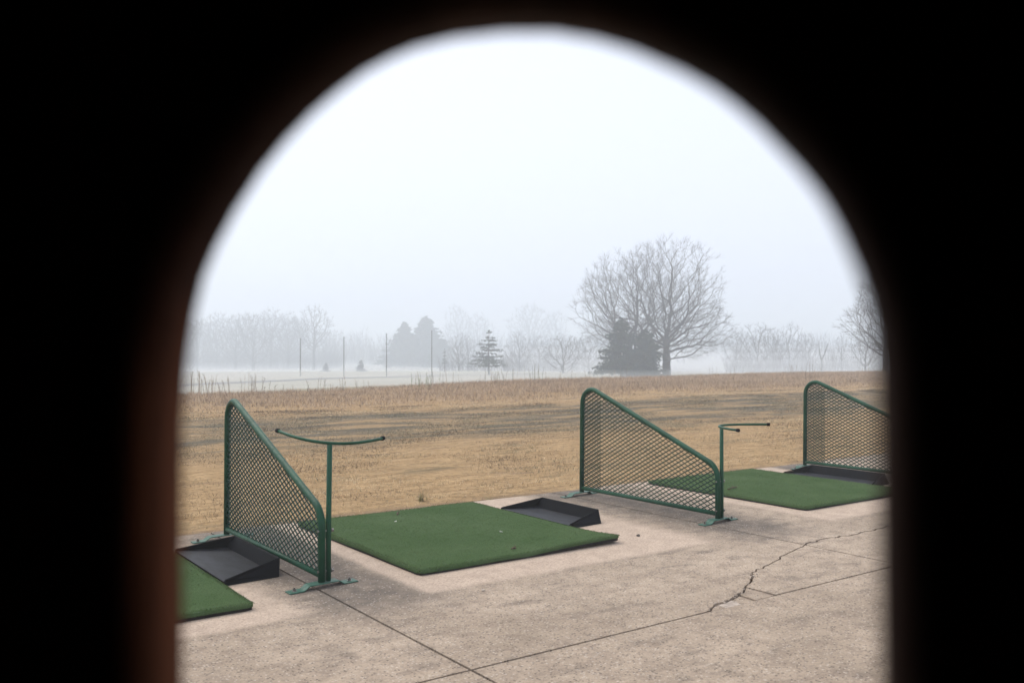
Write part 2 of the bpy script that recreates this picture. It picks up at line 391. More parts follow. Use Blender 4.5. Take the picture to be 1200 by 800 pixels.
# ------------------------------------------------------------------ hitting mats
W, L, TH = 1.52, 1.785, .034
def make_mat(name, x0, y0, label, seed, curl):
    root = empty(name, (x0, y0, 0)); tag(root, label, 'golf mat', 'green hitting mats on the tee line')
    nx_, ny_ = 40, 46; r = .035
    vs = []; fs = []
    def warp(u, v):
        w = .004 * noise.noise((u * 2.1 + seed, v * 2.1, 1)) + .002 * noise.noise((u * 6 + seed, v * 6, 5))
        w += curl * max(0, (1 - v / .5)) ** 2 * max(0, min(1, (u - .75) / .6))
        return w
    for j in range(ny_ + 1):
        for i in range(nx_ + 1):
            u = W * i / nx_; v = L * j / ny_
            e = min(u, v, W - u, L - v)
            uu = u + .006 * noise.noise((v * 2.2, seed, 3)) * (1 if i in (0, nx_) else 0); vv = v + .006 * noise.noise((u * 2.2, seed, 8)) * (1 if j in (0, ny_) else 0)
            if i in (0, nx_) and j in (0, ny_): uu += .009 * (1 if i == 0 else -1); vv += .009 * (1 if j == 0 else -1)
            z_ = TH + warp(u, v) - (.007 if e < 1e-6 else 0)
            vs.append((uu, vv, z_))
    n = nx_ + 1
    for j in range(ny_):
        for i in range(nx_): fs.append((j*n+i, j*n+i+1, (j+1)*n+i+1, (j+1)*n+i))
    ring = [i for i in range(n)] + [j*n+nx_ for j in range(1, ny_+1)] + [ny_*n+i for i in range(nx_-1, -1, -1)] + [j*n for j in range(ny_-1, 0, -1)]
    b0 = len(vs)
    for k in ring: x_, y_, z_ = vs[k]; vs.append((x_, y_, z_ - .015))
    m_ = len(ring)
    for k in range(m_): fs.append((b0+k, b0+(k+1) % m_, ring[(k+1) % m_], ring[k]))
    mb = MB(); mb.v = vs; mb.f = fs
    o = mb.build('turf_surface', M['turf'], root)
    o.data.polygons.foreach_set('use_smooth', [True] * len(o.data.polygons))
    r_ = np.random.default_rng(int(seed * 10)); nb_ = 75000
    u_ = r_.uniform(.004, W - .004, nb_); v_ = r_.uniform(.004, L - .004, nb_)
    edge_ = r_.uniform(0, 1, nb_) < .06
    side_ = r_.integers(0, 4, nb_); u_ = np.where(edge_ & (side_ == 0), .002, np.where(edge_ & (side_ == 1), W - .002, u_)); v_ = np.where(edge_ & (side_ == 2), .002, np.where(edge_ & (side_ == 3), L - .002, v_))
    zz_ = np.array([TH + warp(a, b) for a, b in zip(u_, v_)]) - .002 - .006 * edge_
    nz_ = np.array([noise.fractal((a * 2.6 + seed, b * 2.6, 2), .9, 2.0, 4) for a, b in zip(u_, v_)]); nf_ = np.array([noise.noise((a * 17, b * 17, seed)) for a, b in zip(u_, v_)])
    az_ = r_.uniform(0, 6.283, nb_); la_ = r_.uniform(0, 6.283, nb_); le_ = r_.uniform(.1, 1.0, nb_); h_ = r_.uniform(.0035, .0068, nb_) * (1 + .3 * nf_); w_ = r_.uniform(.0012, .0022, nb_)
    P3 = np.empty((nb_, 3, 3)); dx_ = np.cos(az_) * w_; dy_ = np.sin(az_) * w_
    P3[:, 0] = np.stack([u_ - dx_, v_ - dy_, zz_], -1); P3[:, 1] = np.stack([u_ + dx_, v_ + dy_, zz_], -1)
    P3[:, 2] = np.stack([u_ + np.cos(la_) * np.sin(le_) * h_, v_ + np.sin(la_) * np.sin(le_) * h_, zz_ + np.cos(le_) * h_], -1)
    k_ = np.clip(.5 + 1.3 * nz_, 0, 1)[:, None]; cc_ = np.array([.082, .138, .040]) * (1 - k_) + np.array([.150, .200, .088]) * k_
    cc_ = cc_ * r_.uniform(.75, 1.25, nb_)[:, None]; cc_ = np.where((r_.uniform(0, 1, nb_) < .05 + .12 * (nf_ > .35))[:, None], np.array([.16, .17, .09]), cc_); cc_ = np.where((r_.uniform(0, 1, nb_) < .06)[:, None], np.array([.02, .03, .015]), cc_)
    tag(link('turf_pile', fast_mesh('turf_pile', P3.reshape(-1, 3), np.arange(nb_ * 3).reshape(nb_, 3), 3, np.repeat(cc_, 3, axis=0)), M['weed_blades'], root), kind='stuff')
    # rubber underlay follows the same edge, slightly inset
    mb = MB(); tp = [vs[b0+k] for k in range(m_)]; cx, cy = W / 2, L / 2
    ins = lambda p, dz: (p[0] + (cx - p[0]) * .005, p[1] + (cy - p[1]) * .005, dz)
    a = [ins(p, p[2] + .002) for p in tp]; b = [ins(p, max(.001, p[2] - TH + .016)) for p in tp]
    mb.add(a + b, [(k, m_+k, m_+(k+1) % m_, (k+1) % m_) for k in range(m_)][::-1])
    mb.build('rubber_backing', M['rubber_underlay'], root)
    return root
make_mat('hitting_mat', 2.546, 4.438, 'wide green turf mat lying whole in view between two mesh dividers', 1.0, .022)
make_mat('hitting_mat', 6.052, 4.456, 'green turf mat partly seen through the diamond mesh of the middle divider', 5.0, .006)
make_mat('hitting_mat', .046, 4.333, 'green turf mat cut by the wooden jamb, only its corner showing', 9.0, .004)

# ------------------------------------------------------------------ ball trays
def make_tray(x0, y0, label, ln=.92):
    root = empty('ball_tray', (x0, y0, 0)); tag(root, label, 'ball tray', 'black rubber ball trays beside the mats')
    D = .345; H = .088; tk = .009; f = .10     # local: x from low mouth to high back, y along
    def shell(dx, z_lo, inner):
        e = tk if inner else 0
        # rectangle at floor level and at the rim
        fl = [(0.0, e + .0), (D - .03 - e, e + f * .25), (D - .03 - e, ln - f * .25 - e), (0.0, ln - e)]
        rm = [(0.0, e), (D - e, f * .9 + e), (D - e, ln - f * .9 - e), (0.0, ln - e)]
        return fl, rm
    flo, rmo = shell(0, 0, False); fli, rmi = shell(0, 0, True)
    zo = [.002, .002, .002, .002]; zr = [.030, H, H, .030]; zi = [.024, .014, .014, .024]
    V = [(*p, z) for p, z in zip(flo, zo)] + [(*p, z) for p, z in zip(rmo, zr)] + [(*p, z) for p, z in zip(rmi, zr)] + [(*p, z) for p, z in zip(fli, zi)]
    Fc = [(3, 2, 1, 0)]
    for a, b in ((0, 1), (1, 2), (2, 3)):
        Fc += [(a, b, 4+b, 4+a), (4+a, 4+b, 8+b, 8+a), (8+a, 8+b, 12+b, 12+a)]
    Fc += [(3, 0, 4, 8, 12, 15, 11, 7)]
    mb = MB(); mb.add(V, Fc)
    mb.build('tray_shell', M['black_rubber'], root)
    g_ = MB(); q4 = [Vector(V[12 + k]) for k in range(4)]; n1, n2 = 8, 18
    for j in range(n2 + 1):
        for i in range(n1 + 1):
            a_, b_ = i / n1, j / n2; p_ = q4[0].lerp(q4[1], a_).lerp(q4[3].lerp(q4[2], a_), b_); g_.v.append((p_.x, p_.y, p_.z - .004 * math.sin(math.pi * a_) * math.sin(math.pi * b_) + .001 * noise.noise((p_.x * 9, p_.y * 9, x0))))
    for j in range(n2):
        for i in range(n1): g_.f.append((j*(n1+1)+i, j*(n1+1)+i+1, (j+1)*(n1+1)+i+1, (j+1)*(n1+1)+i))
    g_.build('tray_floor', M['skylit_scuffed_rubber'], root, True)
    mb = MB(); n_ = 28; w_ = .011      # rolled lip along the back and the two sloping ends
    pts = [(0.006, .006, .030), (D * .45, f * .4 + .006, .056), (D - .004, f * .9 + .004, H), (D - .004, ln * .5, H), (D - .004, ln - f * .9 - .004, H), (D * .45, ln - f * .4 - .006, .056), (.006, ln - .006, .030)]
    mb.tube(pts, .006, 8); mb.build('rolled_lip', M['black_rubber'], root, True)
    return root
make_tray(4.085, 4.985, 'black tray tucked against the whole green mat, in front of the middle divider foot', .86)
make_tray(1.585, 4.86, 'black tray beside the mat corner at the wooden jamb, beneath the steep divider', .94)
make_tray(7.59, 4.86, 'black tray in shade behind the mesh of the divider cut by the dark opening edge', 1.0)

# ------------------------------------------------------------------ mesh dividers
DL = 1.557
def arc(c, r, a0, a1, n): return [(c[0] + r * math.cos(a0 + (a1 - a0) * k / n), c[1] + r * math.sin(a0 + (a1 - a0) * k / n)) for k in range(n + 1)]
def fillet(p0, p1, p2, r, n=9):
    a = (Vector(p0) - Vector(p1)).normalized(); b = (Vector(p2) - Vector(p1)).normalized()
    th = a.angle(b); d = r / math.tan(th / 2); s = Vector(p1) + a * d; e = Vector(p1) + b * d
    c = Vector(p1) + (a + b).normalized() * (r / math.sin(th / 2))
    v0 = s - c; v1 = e - c; ang = v0.angle(v1); out = []
    for k in range(n + 1):
        w = k / n; q = (v0 * math.sin((1 - w) * ang) + v1 * math.sin(w * ang)) / math.sin(ang); out.append(tuple(c + q))
    return out
prof = [(DL, .03)] + fillet((DL, .03), (DL - .012, .985), (0.0, .405), .13) + fillet((DL, .985), (0.0, .405), (0, .03), .13) + [(0, .03)]   # (y, z)
def clip_line(poly, p, d):
    """parameter interval of line p+t*d inside a convex polygon (list of (y,z))"""
    lo, hi = -9, 9; n = len(poly)
    area = sum(poly[i][0] * poly[(i+1) % n][1] - poly[(i+1) % n][0] * poly[i][1] for i in range(n))
    sgn = 1 if area > 0 else -1
    for i in range(n):
        a = poly[i]; b = poly[(i+1) % n]
        nx_, nz_ = -(b[1] - a[1]) * sgn, (b[0] - a[0]) * sgn
        num = (p[0] - a[0]) * nx_ + (p[1] - a[1]) * nz_; den = d[0] * nx_ + d[1] * nz_
        if abs(den) < 1e-12:
            if num < 0: return None
            continue
        t_ = -num / den
        if den > 0: lo = max(lo, t_)
        else: hi = min(hi, t_)
    return (lo, hi) if hi - lo > .004 else None
ZB = .078
mesh_poly = [(y_, z_) for y_, z_ in prof if z_ > .05]; mesh_poly = [(DL, ZB)] + mesh_poly + [(0, ZB)]
def mesh_strands(m, poly, xoff, LWD=.066, SWD=.0345, sh=(0, 0), fams=(1, -1)):
    for fam in fams:
        d = Vector((LWD, SWD * fam)).normalized(); nrm = Vector((-d.y, d.x))
        step = LWD * SWD / math.hypot(LWD, SWD)
        for k in range(-80, 81):
            p = nrm * (k * step) + Vector((.4 + sh[0], .4 + sh[1]))
            iv = clip_line(poly, p, d)
            if not iv: continue
            a = p + d * iv[0]; b = p + d * iv[1]
            hw, hd = .0028, .0050
            tw = .6 * fam
            e1 = Vector((0, nrm.x, nrm.y)) * hw * math.cos(tw) + Vector((1, 0, 0)) * hw * math.sin(tw)
            e2 = Vector((1, 0, 0)) * hd * math.cos(tw) - Vector((0, nrm.x, nrm.y)) * hd * math.sin(tw)
            A = Vector((xoff, a.x, a.y)); B = Vector((xoff, b.x, b.y))
            m.add([A-e1-e2, A+e1-e2, A+e1+e2, A-e1+e2, B-e1-e2, B+e1-e2, B+e1+e2, B-e1+e2],
                  [(0,1,5,4), (1,2,6,5), (2,3,7,6), (3,0,4,7), (3,2,1,0), (4,5,6,7)])
def foot(root, y, x0, x1, rot=0.0):
    m = MB(); w = .034; hgt = .022; th = .006
    px = [x0, x0 + .085, x0 + .118, x1 - .118, x1 - .085, x1]; pz = [0.001, 0.001, hgt, hgt, 0.001, 0.001]
    for i in range(5):
        pass
    n = len(px); V = []
    for i in range(n):
        for yy, zz in ((-w, 0), (w, 0), (w, th), (-w, th)): V.append((px[i], y + yy + rot * px[i], pz[i] + zz))
    Fc = [(3, 2, 1, 0), tuple(4*(n-1)+k for k in range(4))]
    for i in range(n - 1):
        for k in range(4): Fc.append((4*i+k, 4*i+(k+1) % 4, 4*(i+1)+(k+1) % 4, 4*(i+1)+k))
    m.add(V, Fc)
    p = m.build('foot_plate', M['worn_green_paint'], root, bevel=.0015, seg=1)
    for xx in (x0 + .04, x1 - .04):
        b = MB(); b.tube([(xx, y + rot * xx, .007), (xx, y + rot * xx, .0095)], .014, 14)
        b.tube([(xx, y + rot * xx, .0095), (xx, y + rot * xx, .020)], .0085, 6)
        b.tube([(xx, y + rot * xx, .020), (xx, y + rot * xx, .026)], .005, 8)
        b.build('bolt', M['bolt_steel'], p)
    return p
def bez(p0, m_, p2, n=20, sharp=0.0):
    p0, m_, p2 = Vector(p0), Vector(m_), Vector(p2); c = 2 * m_ - (p0 + p2) / 2; out = []
    for k in range(n + 1):
        t_ = k / n; q = p0 * (1-t_)**2 + c * 2 * t_ * (1-t_) + p2 * t_**2; out.append(q)
    return out
def make_divider(x0, y0, label, rest0, rest1, ztop, lean):
    root = empty('bay_divider', (x0, y0, 0)); tag(root, label, 'bay divider', 'green mesh dividers between the bays')
    m = MB(); m.tube([(0, y_, z_) for y_, z_ in prof], .0205, 16); m.build('tube_frame', M['green_paint'], root, True)
    m = MB(); m.tube([(0, -.0, .062), (0, DL, .062)], .0165, 12); m.build('bottom_rail', M['green_paint'], root, True)
    m = MB(); mesh_strands(m, mesh_poly, 0); m.build('mesh_panel', M['mesh_paint'], root)
    strip = [(DL, ZB)] + [q for q in mesh_poly if q[0] > DL - .24 and q[1] > ZB + .01]
    zt = .985 - (.24 / DL) * .58
    strip += [(DL - .24, zt), (DL - .24, ZB)]
    m = MB(); mesh_strands(m, strip, .013, sh=(.017, .009), fams=(-1,)); m.build('mesh_overlap', M['mesh_paint'], root)
    foot(root, 0.0, -.20, .21, .10); foot(root, DL, -.24, .19, .12)
    # bag stand bolted to the short post
    m = MB(); px = .037
    m.tube([(px, -.004, .032), (px - lean * .05, -.004, .30), (px - lean, -.004, ztop)], .0145, 14); m.build('stand_post', M['green_paint'], root, True)
    for zz in (.085, .30):
        b = MB(); b.tube([(-.026, -.004, zz), (px + .030, -.004, zz)], .006, 10)
        b.tube([(px + .016, -.004, zz), (px + .026, -.004, zz)], .012, 6); b.build('clamp_bolt', M['bolt_steel'], root)
    mid = Vector((px - lean, 0, ztop))
    m = MB(); pts = bez(mid + Vector(rest0), mid + Vector((0, 0, .006)), mid + Vector(rest1), 24)
    m.tube(pts, .0088, 12); rest = m.build('bag_rest', M['green_paint'], root, True)
    for e, i in ((pts[0], pts[1]), (pts[-1], pts[-2])):
        d = (e - i).normalized(); b = MB(); b.tube([e - d * .012, e + d * .010], .0125, 12); b.build('end_cap', M['black_rubber'], rest, True)
    return root
make_divider(2.005, 4.545, 'mesh divider with wide bowed bag rest, standing by the wooden jamb', (-.157, .341, .056), (.369, .092, .004), .762, -.006)
make_divider(5.135, 4.549, 'mesh divider in the middle, its bag stand narrow and turned sideways', (-.196, -.325, .004), (.346, -.157, .008), .705, 0)
make_divider(8.281, 4.553, 'mesh divider cut off by the dark edge of the arched opening', (-.157, .33, .03), (.35, .09, .004), .72, 0)

# ------------------------------------------------------------------ small litter on the tee
def blob(name, loc, r, mat, label, cat, seed):
    bm = bmesh.new(); bmesh.ops.create_icosphere(bm, subdivisions=2, radius=1)
    for v_ in bm.verts:
        k = 1 + .35 * noise.noise(v_.co * 1.3 + Vector((seed, 0, 0))); v_.co = Vector((v_.co.x * r[0], v_.co.y * r[1], v_.co.z * r[2])) * k
    me = bpy.data.meshes.new(name); bm.to_mesh(me); bm.free()
    o = link(name, me, mat, loc=(loc[0], loc[1], loc[2] + r[2] * .8)); tag(o, label, cat); return o
def px_ground(px, py, z=0.0):
    d = FWD * math.cos(PITCH) + Vector((0, 0, math.sin(PITCH))); up = RGT.cross(d)
    v_ = d * FPX + RGT * (px - 600) - up * (py - 400); t_ = (z - EYE.z) / v_.z; p = EYE + v_ * t_; return p.x, p.y, z
blob('stone', px_ground(748, 628), (.014, .011, .008), M['pebble'], 'small dark pebble on pale concrete beside the whole mat', 'pebble', 1)
blob('stone', px_ground(566, 692), (.010, .012, .006), M['spalled_concrete'], 'tiny pale stone chip on the concrete before the mat', 'pebble', 2)
blob('stone', px_ground(857, 583), (.014, .02, .006), M['spalled_concrete'], 'pale crumb of stone at the edge of the mat behind the middle divider', 'pebble', 3)
def tee(px, py, label, a):
    x_, y_, _ = px_ground(px, py, TH); m = MB(); d = Vector((math.cos(a), math.sin(a), 0)); p = Vector((x_, y_, TH + .007))
    m.tube([p, p + d * .014, p + d * .019, p + d * .022], [.002, .0025, .0045, .005], 10)
    tag(m.build('golf_tee', M['white_plastic'], None, True), label, 'golf tee')
tee(462, 612, 'broken white golf tee lying near the far side of the whole mat', .4)
tee(589, 624, 'tiny white golf tee lying at the centre of the whole mat', 1.9)
def twig(px, py, ln, a, label):
    x_, y_, _ = px_ground(px, py, TH + .006); r_ = random.Random(px); m = MB(); pts = []
    for k in range(7):
        q = k / 6 - .5; pts.append((x_ + math.cos(a) * ln * q + r_.uniform(-.006, .006), y_ + math.sin(a) * ln * q + r_.uniform(-.006, .006), TH + .009 + r_.uniform(0, .006)))
    m.tube(pts, [.003, .005, .0055, .005, .006, .005, .003], 7)
    m.tube([pts[3], (pts[3][0] + .03, pts[3][1] + .02, pts[3][2] + .012)], [.004, .002], 6)
    tag(m.build('twig', M['dead_twig'], None, True), label, 'twig')
twig(858, 572, .20, .25, 'dark dead twig lying on the mat behind the middle divider')
twig(466, 602, .10, .9, 'short dark twig on the far side of the whole mat')
twig(602, 643, .05, .3, 'short brown scrap of twig near the front edge of the whole mat')
twig(925, 553, .12, 0.0, 'brown twig at the far side of the mat behind the middle divider')

# ------------------------------------------------------------------ grass
def blades(n, xr, yr, hgt, wid, tint, seed, keep=None, lean=.9):
    r = np.random.default_rng(seed)
    y = np.sqrt(r.uniform(yr[0]**2, yr[1]**2, n)); u = r.uniform(0, 1, n)
    x = (xr[0](y)) + u * (xr[1](y) - xr[0](y))
    cl = np.array([noise.noise((a * 1.7, b * 1.7, seed)) for a, b in zip(x, y)])
    lowf = np.array([noise.fractal((a * .33, b * 1.15, seed * .1), .8, 2.0, 4) for a, b in zip(x, y)])
    if keep is not None:
        k = keep(x, y, cl, lowf, r); x, y, cl, lowf = x[k], y[k], cl[k], lowf[k]; n = len(x)
    z = terrain(x, y) - .005
    h = hgt(y, r, n) * (1 + .5 * cl); w = wid(y, r, n)
    az = r.uniform(0, 2*np.pi, n); la = r.uniform(0, 2*np.pi, n); le = lean * r.uniform(.3, 1.3, n)
    dx, dy = np.cos(az) * w / 2, np.sin(az) * w / 2
    tx, ty = np.cos(la) * np.sin(le) * h, np.sin(la) * np.sin(le) * h; tzz = np.cos(np.minimum(le, 1.45)) * h
    V = np.empty((n, 3, 3), dtype=np.float32)
    V[:, 0] = np.stack([x - dx, y - dy, z], -1); V[:, 1] = np.stack([x + dx, y + dy, z], -1)
    V[:, 2] = np.stack([x + tx, y + ty, z + tzz], -1)
    c = tint(x, y, cl, lowf, r, n)
    return fast_mesh('blades', V.reshape(-1, 3), np.arange(n * 3).reshape(n, 3), 3, np.repeat(c, 3, axis=0))
ray_l = lambda y: y * math.tan(YAW - .385) - 2.5
ray_r = lambda y: y * math.tan(YAW + .415) + 3.5
def pal(c): return np.array(c, dtype=np.float32)
def lawn_tint(x, y, cl, lf, r, n):
    a = r.uniform(0, 1, n)[:, None]
    c = pal((.60, .435, .25)) * a + pal((.445, .305, .168)) * (1 - a)
    k = r.uniform(0, 1, n)
    c = np.where((k < .16)[:, None], pal((.185, .125, .07)), c); c = np.where((k > .90)[:, None], pal((.74, .58, .37)), c)
    band = sstep(10.5, 12.5, y) * (1 - sstep(16.8, 18.2, y))
    c2 = np.array([noise.fractal((p * 2.6, q * 5.2, 9.1), .9, 2.0, 3) for p, q in zip(x, y)])
    c = c * (1 + .55 * np.clip(c2, -1, 1))[:, None]
    c = np.where((r.uniform(0, 1, n) < .75 * sstep(.18, .5, -c2))[:, None], pal((.16, .11, .062)), c)
    grn = sstep(-.04, .22, lf + .16 * band)
    c = np.where((r.uniform(0, 1, n) < .85 * grn)[:, None], pal((.215, .195, .115)) * r.uniform(.7, 1.35, n)[:, None], c)
    drk = sstep(.10, .30, -lf + .12 * band)
    c = np.where((r.uniform(0, 1, n) < .85 * drk)[:, None], pal((.125, .088, .055)) * r.uniform(.7, 1.3, n)[:, None], c)
    c3 = np.array([noise.fractal((p * .5 + 40, q * 2.1, 3.3), .9, 2.0, 3) for p, q in zip(x, y)])
    bd = sstep(9.5, 12.0, y) * (1 - sstep(16.6, 17.6, y)) * .75 + .25
    dk = sstep(.06, .24, c3) * bd
    c = np.where((r.uniform(0, 1, n) < .9 * dk)[:, None], pal((.10, .08, .06)) * r.uniform(.7, 1.35, n)[:, None], c)
    gy = sstep(.10, .32, -c3) * bd
    c = np.where((r.uniform(0, 1, n) < .75 * gy)[:, None], pal((.29, .255, .165)) * r.uniform(.75, 1.3, n)[:, None], c)
    hz = sstep(10.5, 12.5, y + .8 * lf) * (1 - sstep(16.4, 17.4, y + .5 * lf)) * (.30 + .5 * sstep(-.3, .3, lf))
    c = np.where((r.uniform(0, 1, n) < hz)[:, None], pal((.225, .20, .135)) * r.uniform(.6, 1.4, n)[:, None], c)
    pl = sstep(.22, .5, lf - .1 * c3) * (1 - hz)
    c = np.where((r.uniform(0, 1, n) < .6 * pl)[:, None], pal((.72, .56, .36)), c)
    tr = np.exp(-((y - 17.9 - .15 * np.sin(x * .5)) / .42) ** 2) * sstep(9, 12, x)
    c = np.where((r.uniform(0, 1, n) < .8 * tr)[:, None], pal((.74, .57, .36)), c)
    return c
def lawn_keep(x, y, cl, lf, r):
    return (y > 6.375 + .2 * cl + .12 * lf) & (r.uniform(0, 1, len(x)) < np.clip(.9 + .5 * cl, .12, 1) * np.clip((y - 6.35) / .5, .1, 1))
NB = 500000
gl = link('dormant_grass', blades(NB, (ray_l, ray_r), (6.4, 18.6), lambda y, r, n: r.uniform(.016, .042, n), lambda y, r, n: r.uniform(.003, .0055, n) * (.5 + y / 13), lawn_tint, 3, lawn_keep, 1.15), M['dry_blades'])
tag(gl, 'short dormant straw grass with dull green and dark streaks', 'grass', kind='stuff')
def rough_tint(x, y, cl, lf, r, n):
    a = r.uniform(0, 1, n)[:, None]
    c = pal((.56, .425, .295)) * a + pal((.38, .275, .19)) * (1 - a)
    k = r.uniform(0, 1, n); c = np.where((k < .18)[:, None], pal((.14, .095, .065)), c); c = np.where((k > .88)[:, None], pal((.55, .42, .27)), c)
    return c * (1 + .3 * lf)[:, None]
gr = link('rough_grass', blades(180000, (lambda y: ray_l(y) - 1, lambda y: ray_r(y) + 1), (17.6, 31), lambda y, r, n: r.uniform(.06, .18, n) * (.35 + .65 * sstep(18, 20.5, y)), lambda y, r, n: r.uniform(.008, .016, n), rough_tint, 5,
    lambda x, y, cl, lf, r: (y < ridge(x) + 1.5 + .6 * cl) & (r.uniform(0, 1, len(x)) < np.clip((.25 + .75 * sstep(17.6, 20, y + 2 * lf)) * (.85 + .5 * cl), .05, 1)), .7), M['weed_blades'])
tag(gr, 'knee-high rusty brown rough grass along the ridge', 'grass', kind='stuff')
# tall dry stalks on the ridge
def stalk_mesh(name, pts, rs, seed, tint, hr=(.3, .8), seedhead=True):
    r = np.random.default_rng(seed); V = []; C = []
    for (x, y) in pts:
        h = r.uniform(*hr); z = tz(x, y) - .02; a = r.uniform(0, 6.28); le = r.uniform(.02, .22)
        w = rs * r.uniform(.6, 1.2); d = np.array([math.cos(a), math.sin(a)])
        col_ = np.array(tint) * r.uniform(.6, 1.3)
        prev = np.array([x, y, z])
        for s in range(4):
            f = (s + 1) / 4; cur = np.array([x + d[0] * le * h * f**2, y + d[1] * le * h * f**2, z + h * f])
            for (ox, oy) in ((w, 0), (0, w)):
                o = np.array([ox, oy, 0]); V += [prev - o, prev + o, cur]; V += [prev + o, cur + o * .7, cur - o * .7]; C += [col_] * 6
            prev = cur
        k = int(r.integers(3, 9)) if seedhead else 4
        for _ in range(k):
            f = r.uniform(.25, 1.0); p = np.array([x + d[0] * le * h * f**2, y + d[1] * le * h * f**2, z + h * f]); b = r.uniform(0, 6.28)
            q = p + np.array([math.cos(b), math.sin(b), .8]) * r.uniform(.03, .11); o = np.array([w * .9, w * .5, 0])
            V += [p - o, p + o, q]; C += [col_ * .9] * 3
    V = np.array(V); return fast_mesh(name, V, np.arange(len(V)).reshape(-1, 3), 3, np.array(C))
pts = []
for _ in range(800):
    y = random.uniform(24.5, 31.5); x = random.uniform(float(ray_l(y)) - 1, float(ray_r(y)) + 1)
    if not -.8 < y - float(ridge(x)) < 1.6: continue
    if noise.noise((x * .45, y * .3, 2)) + random.uniform(-.35, .35) > -.02: pts.append((x, y))
o = link('dry_weeds', stalk_mesh('dry_weeds', pts, .0065, 3, (.30, .235, .165), (.2, .55)), M['weed_blades'])
tag(o, 'thin dry weed stalks scattered along the ridge', 'weeds', kind='stuff')
for (px, dep, n, sp, hr, tint, lab) in (
        (241, 26.5, 16, .32, (.45, .78), (.19, .145, .10), 'tall dry weed clump on the ridge above the steep divider top'),
        (275, 27, 8, .4, (.3, .6), (.17, .13, .10), 'sparse tall dry weeds just beyond the steep divider on the ridge'),
        (298, 27.5, 7, .25, (.4, .7), (.15, .115, .09), 'thin dark weed spikes behind the bowed bag rest on the ridge'),
        (493, 29, 14, .22, (.35, .6), (.13, .15, .075), 'short greenish weed clump on the ridge below the evergreen group'),
        (583, 31, 8, .2, (.4, .7), (.14, .12, .085), 'dark weed clump on the ridge below the layered pine'),
        (622, 33, 9, .3, (.5, .8), (.13, .12, .09), 'leaning weed clump on the ridge between the pine and the round oak'),
        (944, 35, 3, .12, (.7, 1.1), (.12, .095, .075), 'single tall weed spike on the ridge over the cut-off divider')):
    x, y = at(px, dep); r_ = random.Random(px)
    o = link('weed_clump', stalk_mesh('weed_clump', [(x + r_.gauss(0, sp), y + r_.gauss(0, sp)) for _ in range(n)], .0075, px, [1.75 * q for q in tint], hr), M['weed_blades'])
    tag(o, lab, kind='stuff')
# small live tufts where grass meets concrete
for (px, py, h, lab) in ((494, 584, .11, 'small green grass tuft standing behind the far edge of the whole mat'), (579, 584, .06, 'low grass tuft at the concrete edge by the black tray'),
                         (397, 606, .07, 'little grass tuft at the concrete edge next to the bag stand post')):
    x, y, _ = px_ground(px, py); r_ = random.Random(px)
    o = link('grass_tuft', stalk_mesh('grass_tuft', [(x + r_.gauss(0, .02), max(y, 6.42) + r_.gauss(0, .015)) for _ in range(18)], .0022, px, (.33, .29, .14), (h * .3, h * .8), False), M['weed_blades'])
    tag(o, lab, kind='stuff')

# ------------------------------------------------------------------ trees
def colonize(seed, height, trunk_h, env, n_attr, step, kill, infl, up=.06, trunk_lean=(0, 0), wob=.18):
    """space colonisation skeleton; env: function(n, rng) -> attractor points; returns nodes, parent"""
    r = np.random.default_rng(seed)
    P = [np.zeros(3)]; par = [-1]
    k = max(2, int(trunk_h / step))
    for i in range(1, k + 1):
        f = i / k; P.append(np.array([trunk_lean[0] * f + .05 * step * r.normal(), trunk_lean[1] * f + .05 * step * r.normal(), trunk_h * f])); par.append(i - 1)
    A = env(n_attr, r); P = np.array(P)
    cap = 40000; N = np.zeros((cap, 3)); N[:len(P)] = P; cnt = len(P)
    d2 = ((A[:, None] - P[None]) ** 2).sum(-1); near = d2.argmin(1); nd = np.sqrt(d2.min(1)); alive = np.ones(len(A), bool)
    first = True
    for it in range(260):
        lim = 1e9 if first else infl
        act = alive & (nd < lim)
        if not act.any():
            if nd[alive].size == 0: break
            act = alive & (nd < nd[alive].min() + step)
        first = False if it > 6 else True
        ids = near[act]; v = A[act] - N[ids]; v /= np.linalg.norm(v, axis=1)[:, None]
        uq, inv = np.unique(ids, return_inverse=True); S = np.zeros((len(uq), 3)); np.add.at(S, inv, v)
        S += r.normal(0, wob, S.shape); S[:, 2] += up
        S /= np.linalg.norm(S, axis=1)[:, None] + 1e-9
        new = N[uq] + S * step
        if cnt + len(new) > cap: break
        N[cnt:cnt+len(new)] = new; par += list(uq)
        ai = np.where(alive)[0]
        dd = np.sqrt(((A[ai][:, None] - new[None]) ** 2).sum(-1)); m = dd.min(1); am = dd.argmin(1)
        b = m < nd[ai] - 1e-6; nd[ai[b]] = m[b]; near[ai[b]] = cnt + am[b]
        alive &= nd > kill
        cnt += len(new)
        if not alive.any(): break
    return N[:cnt].copy(), np.array(par)

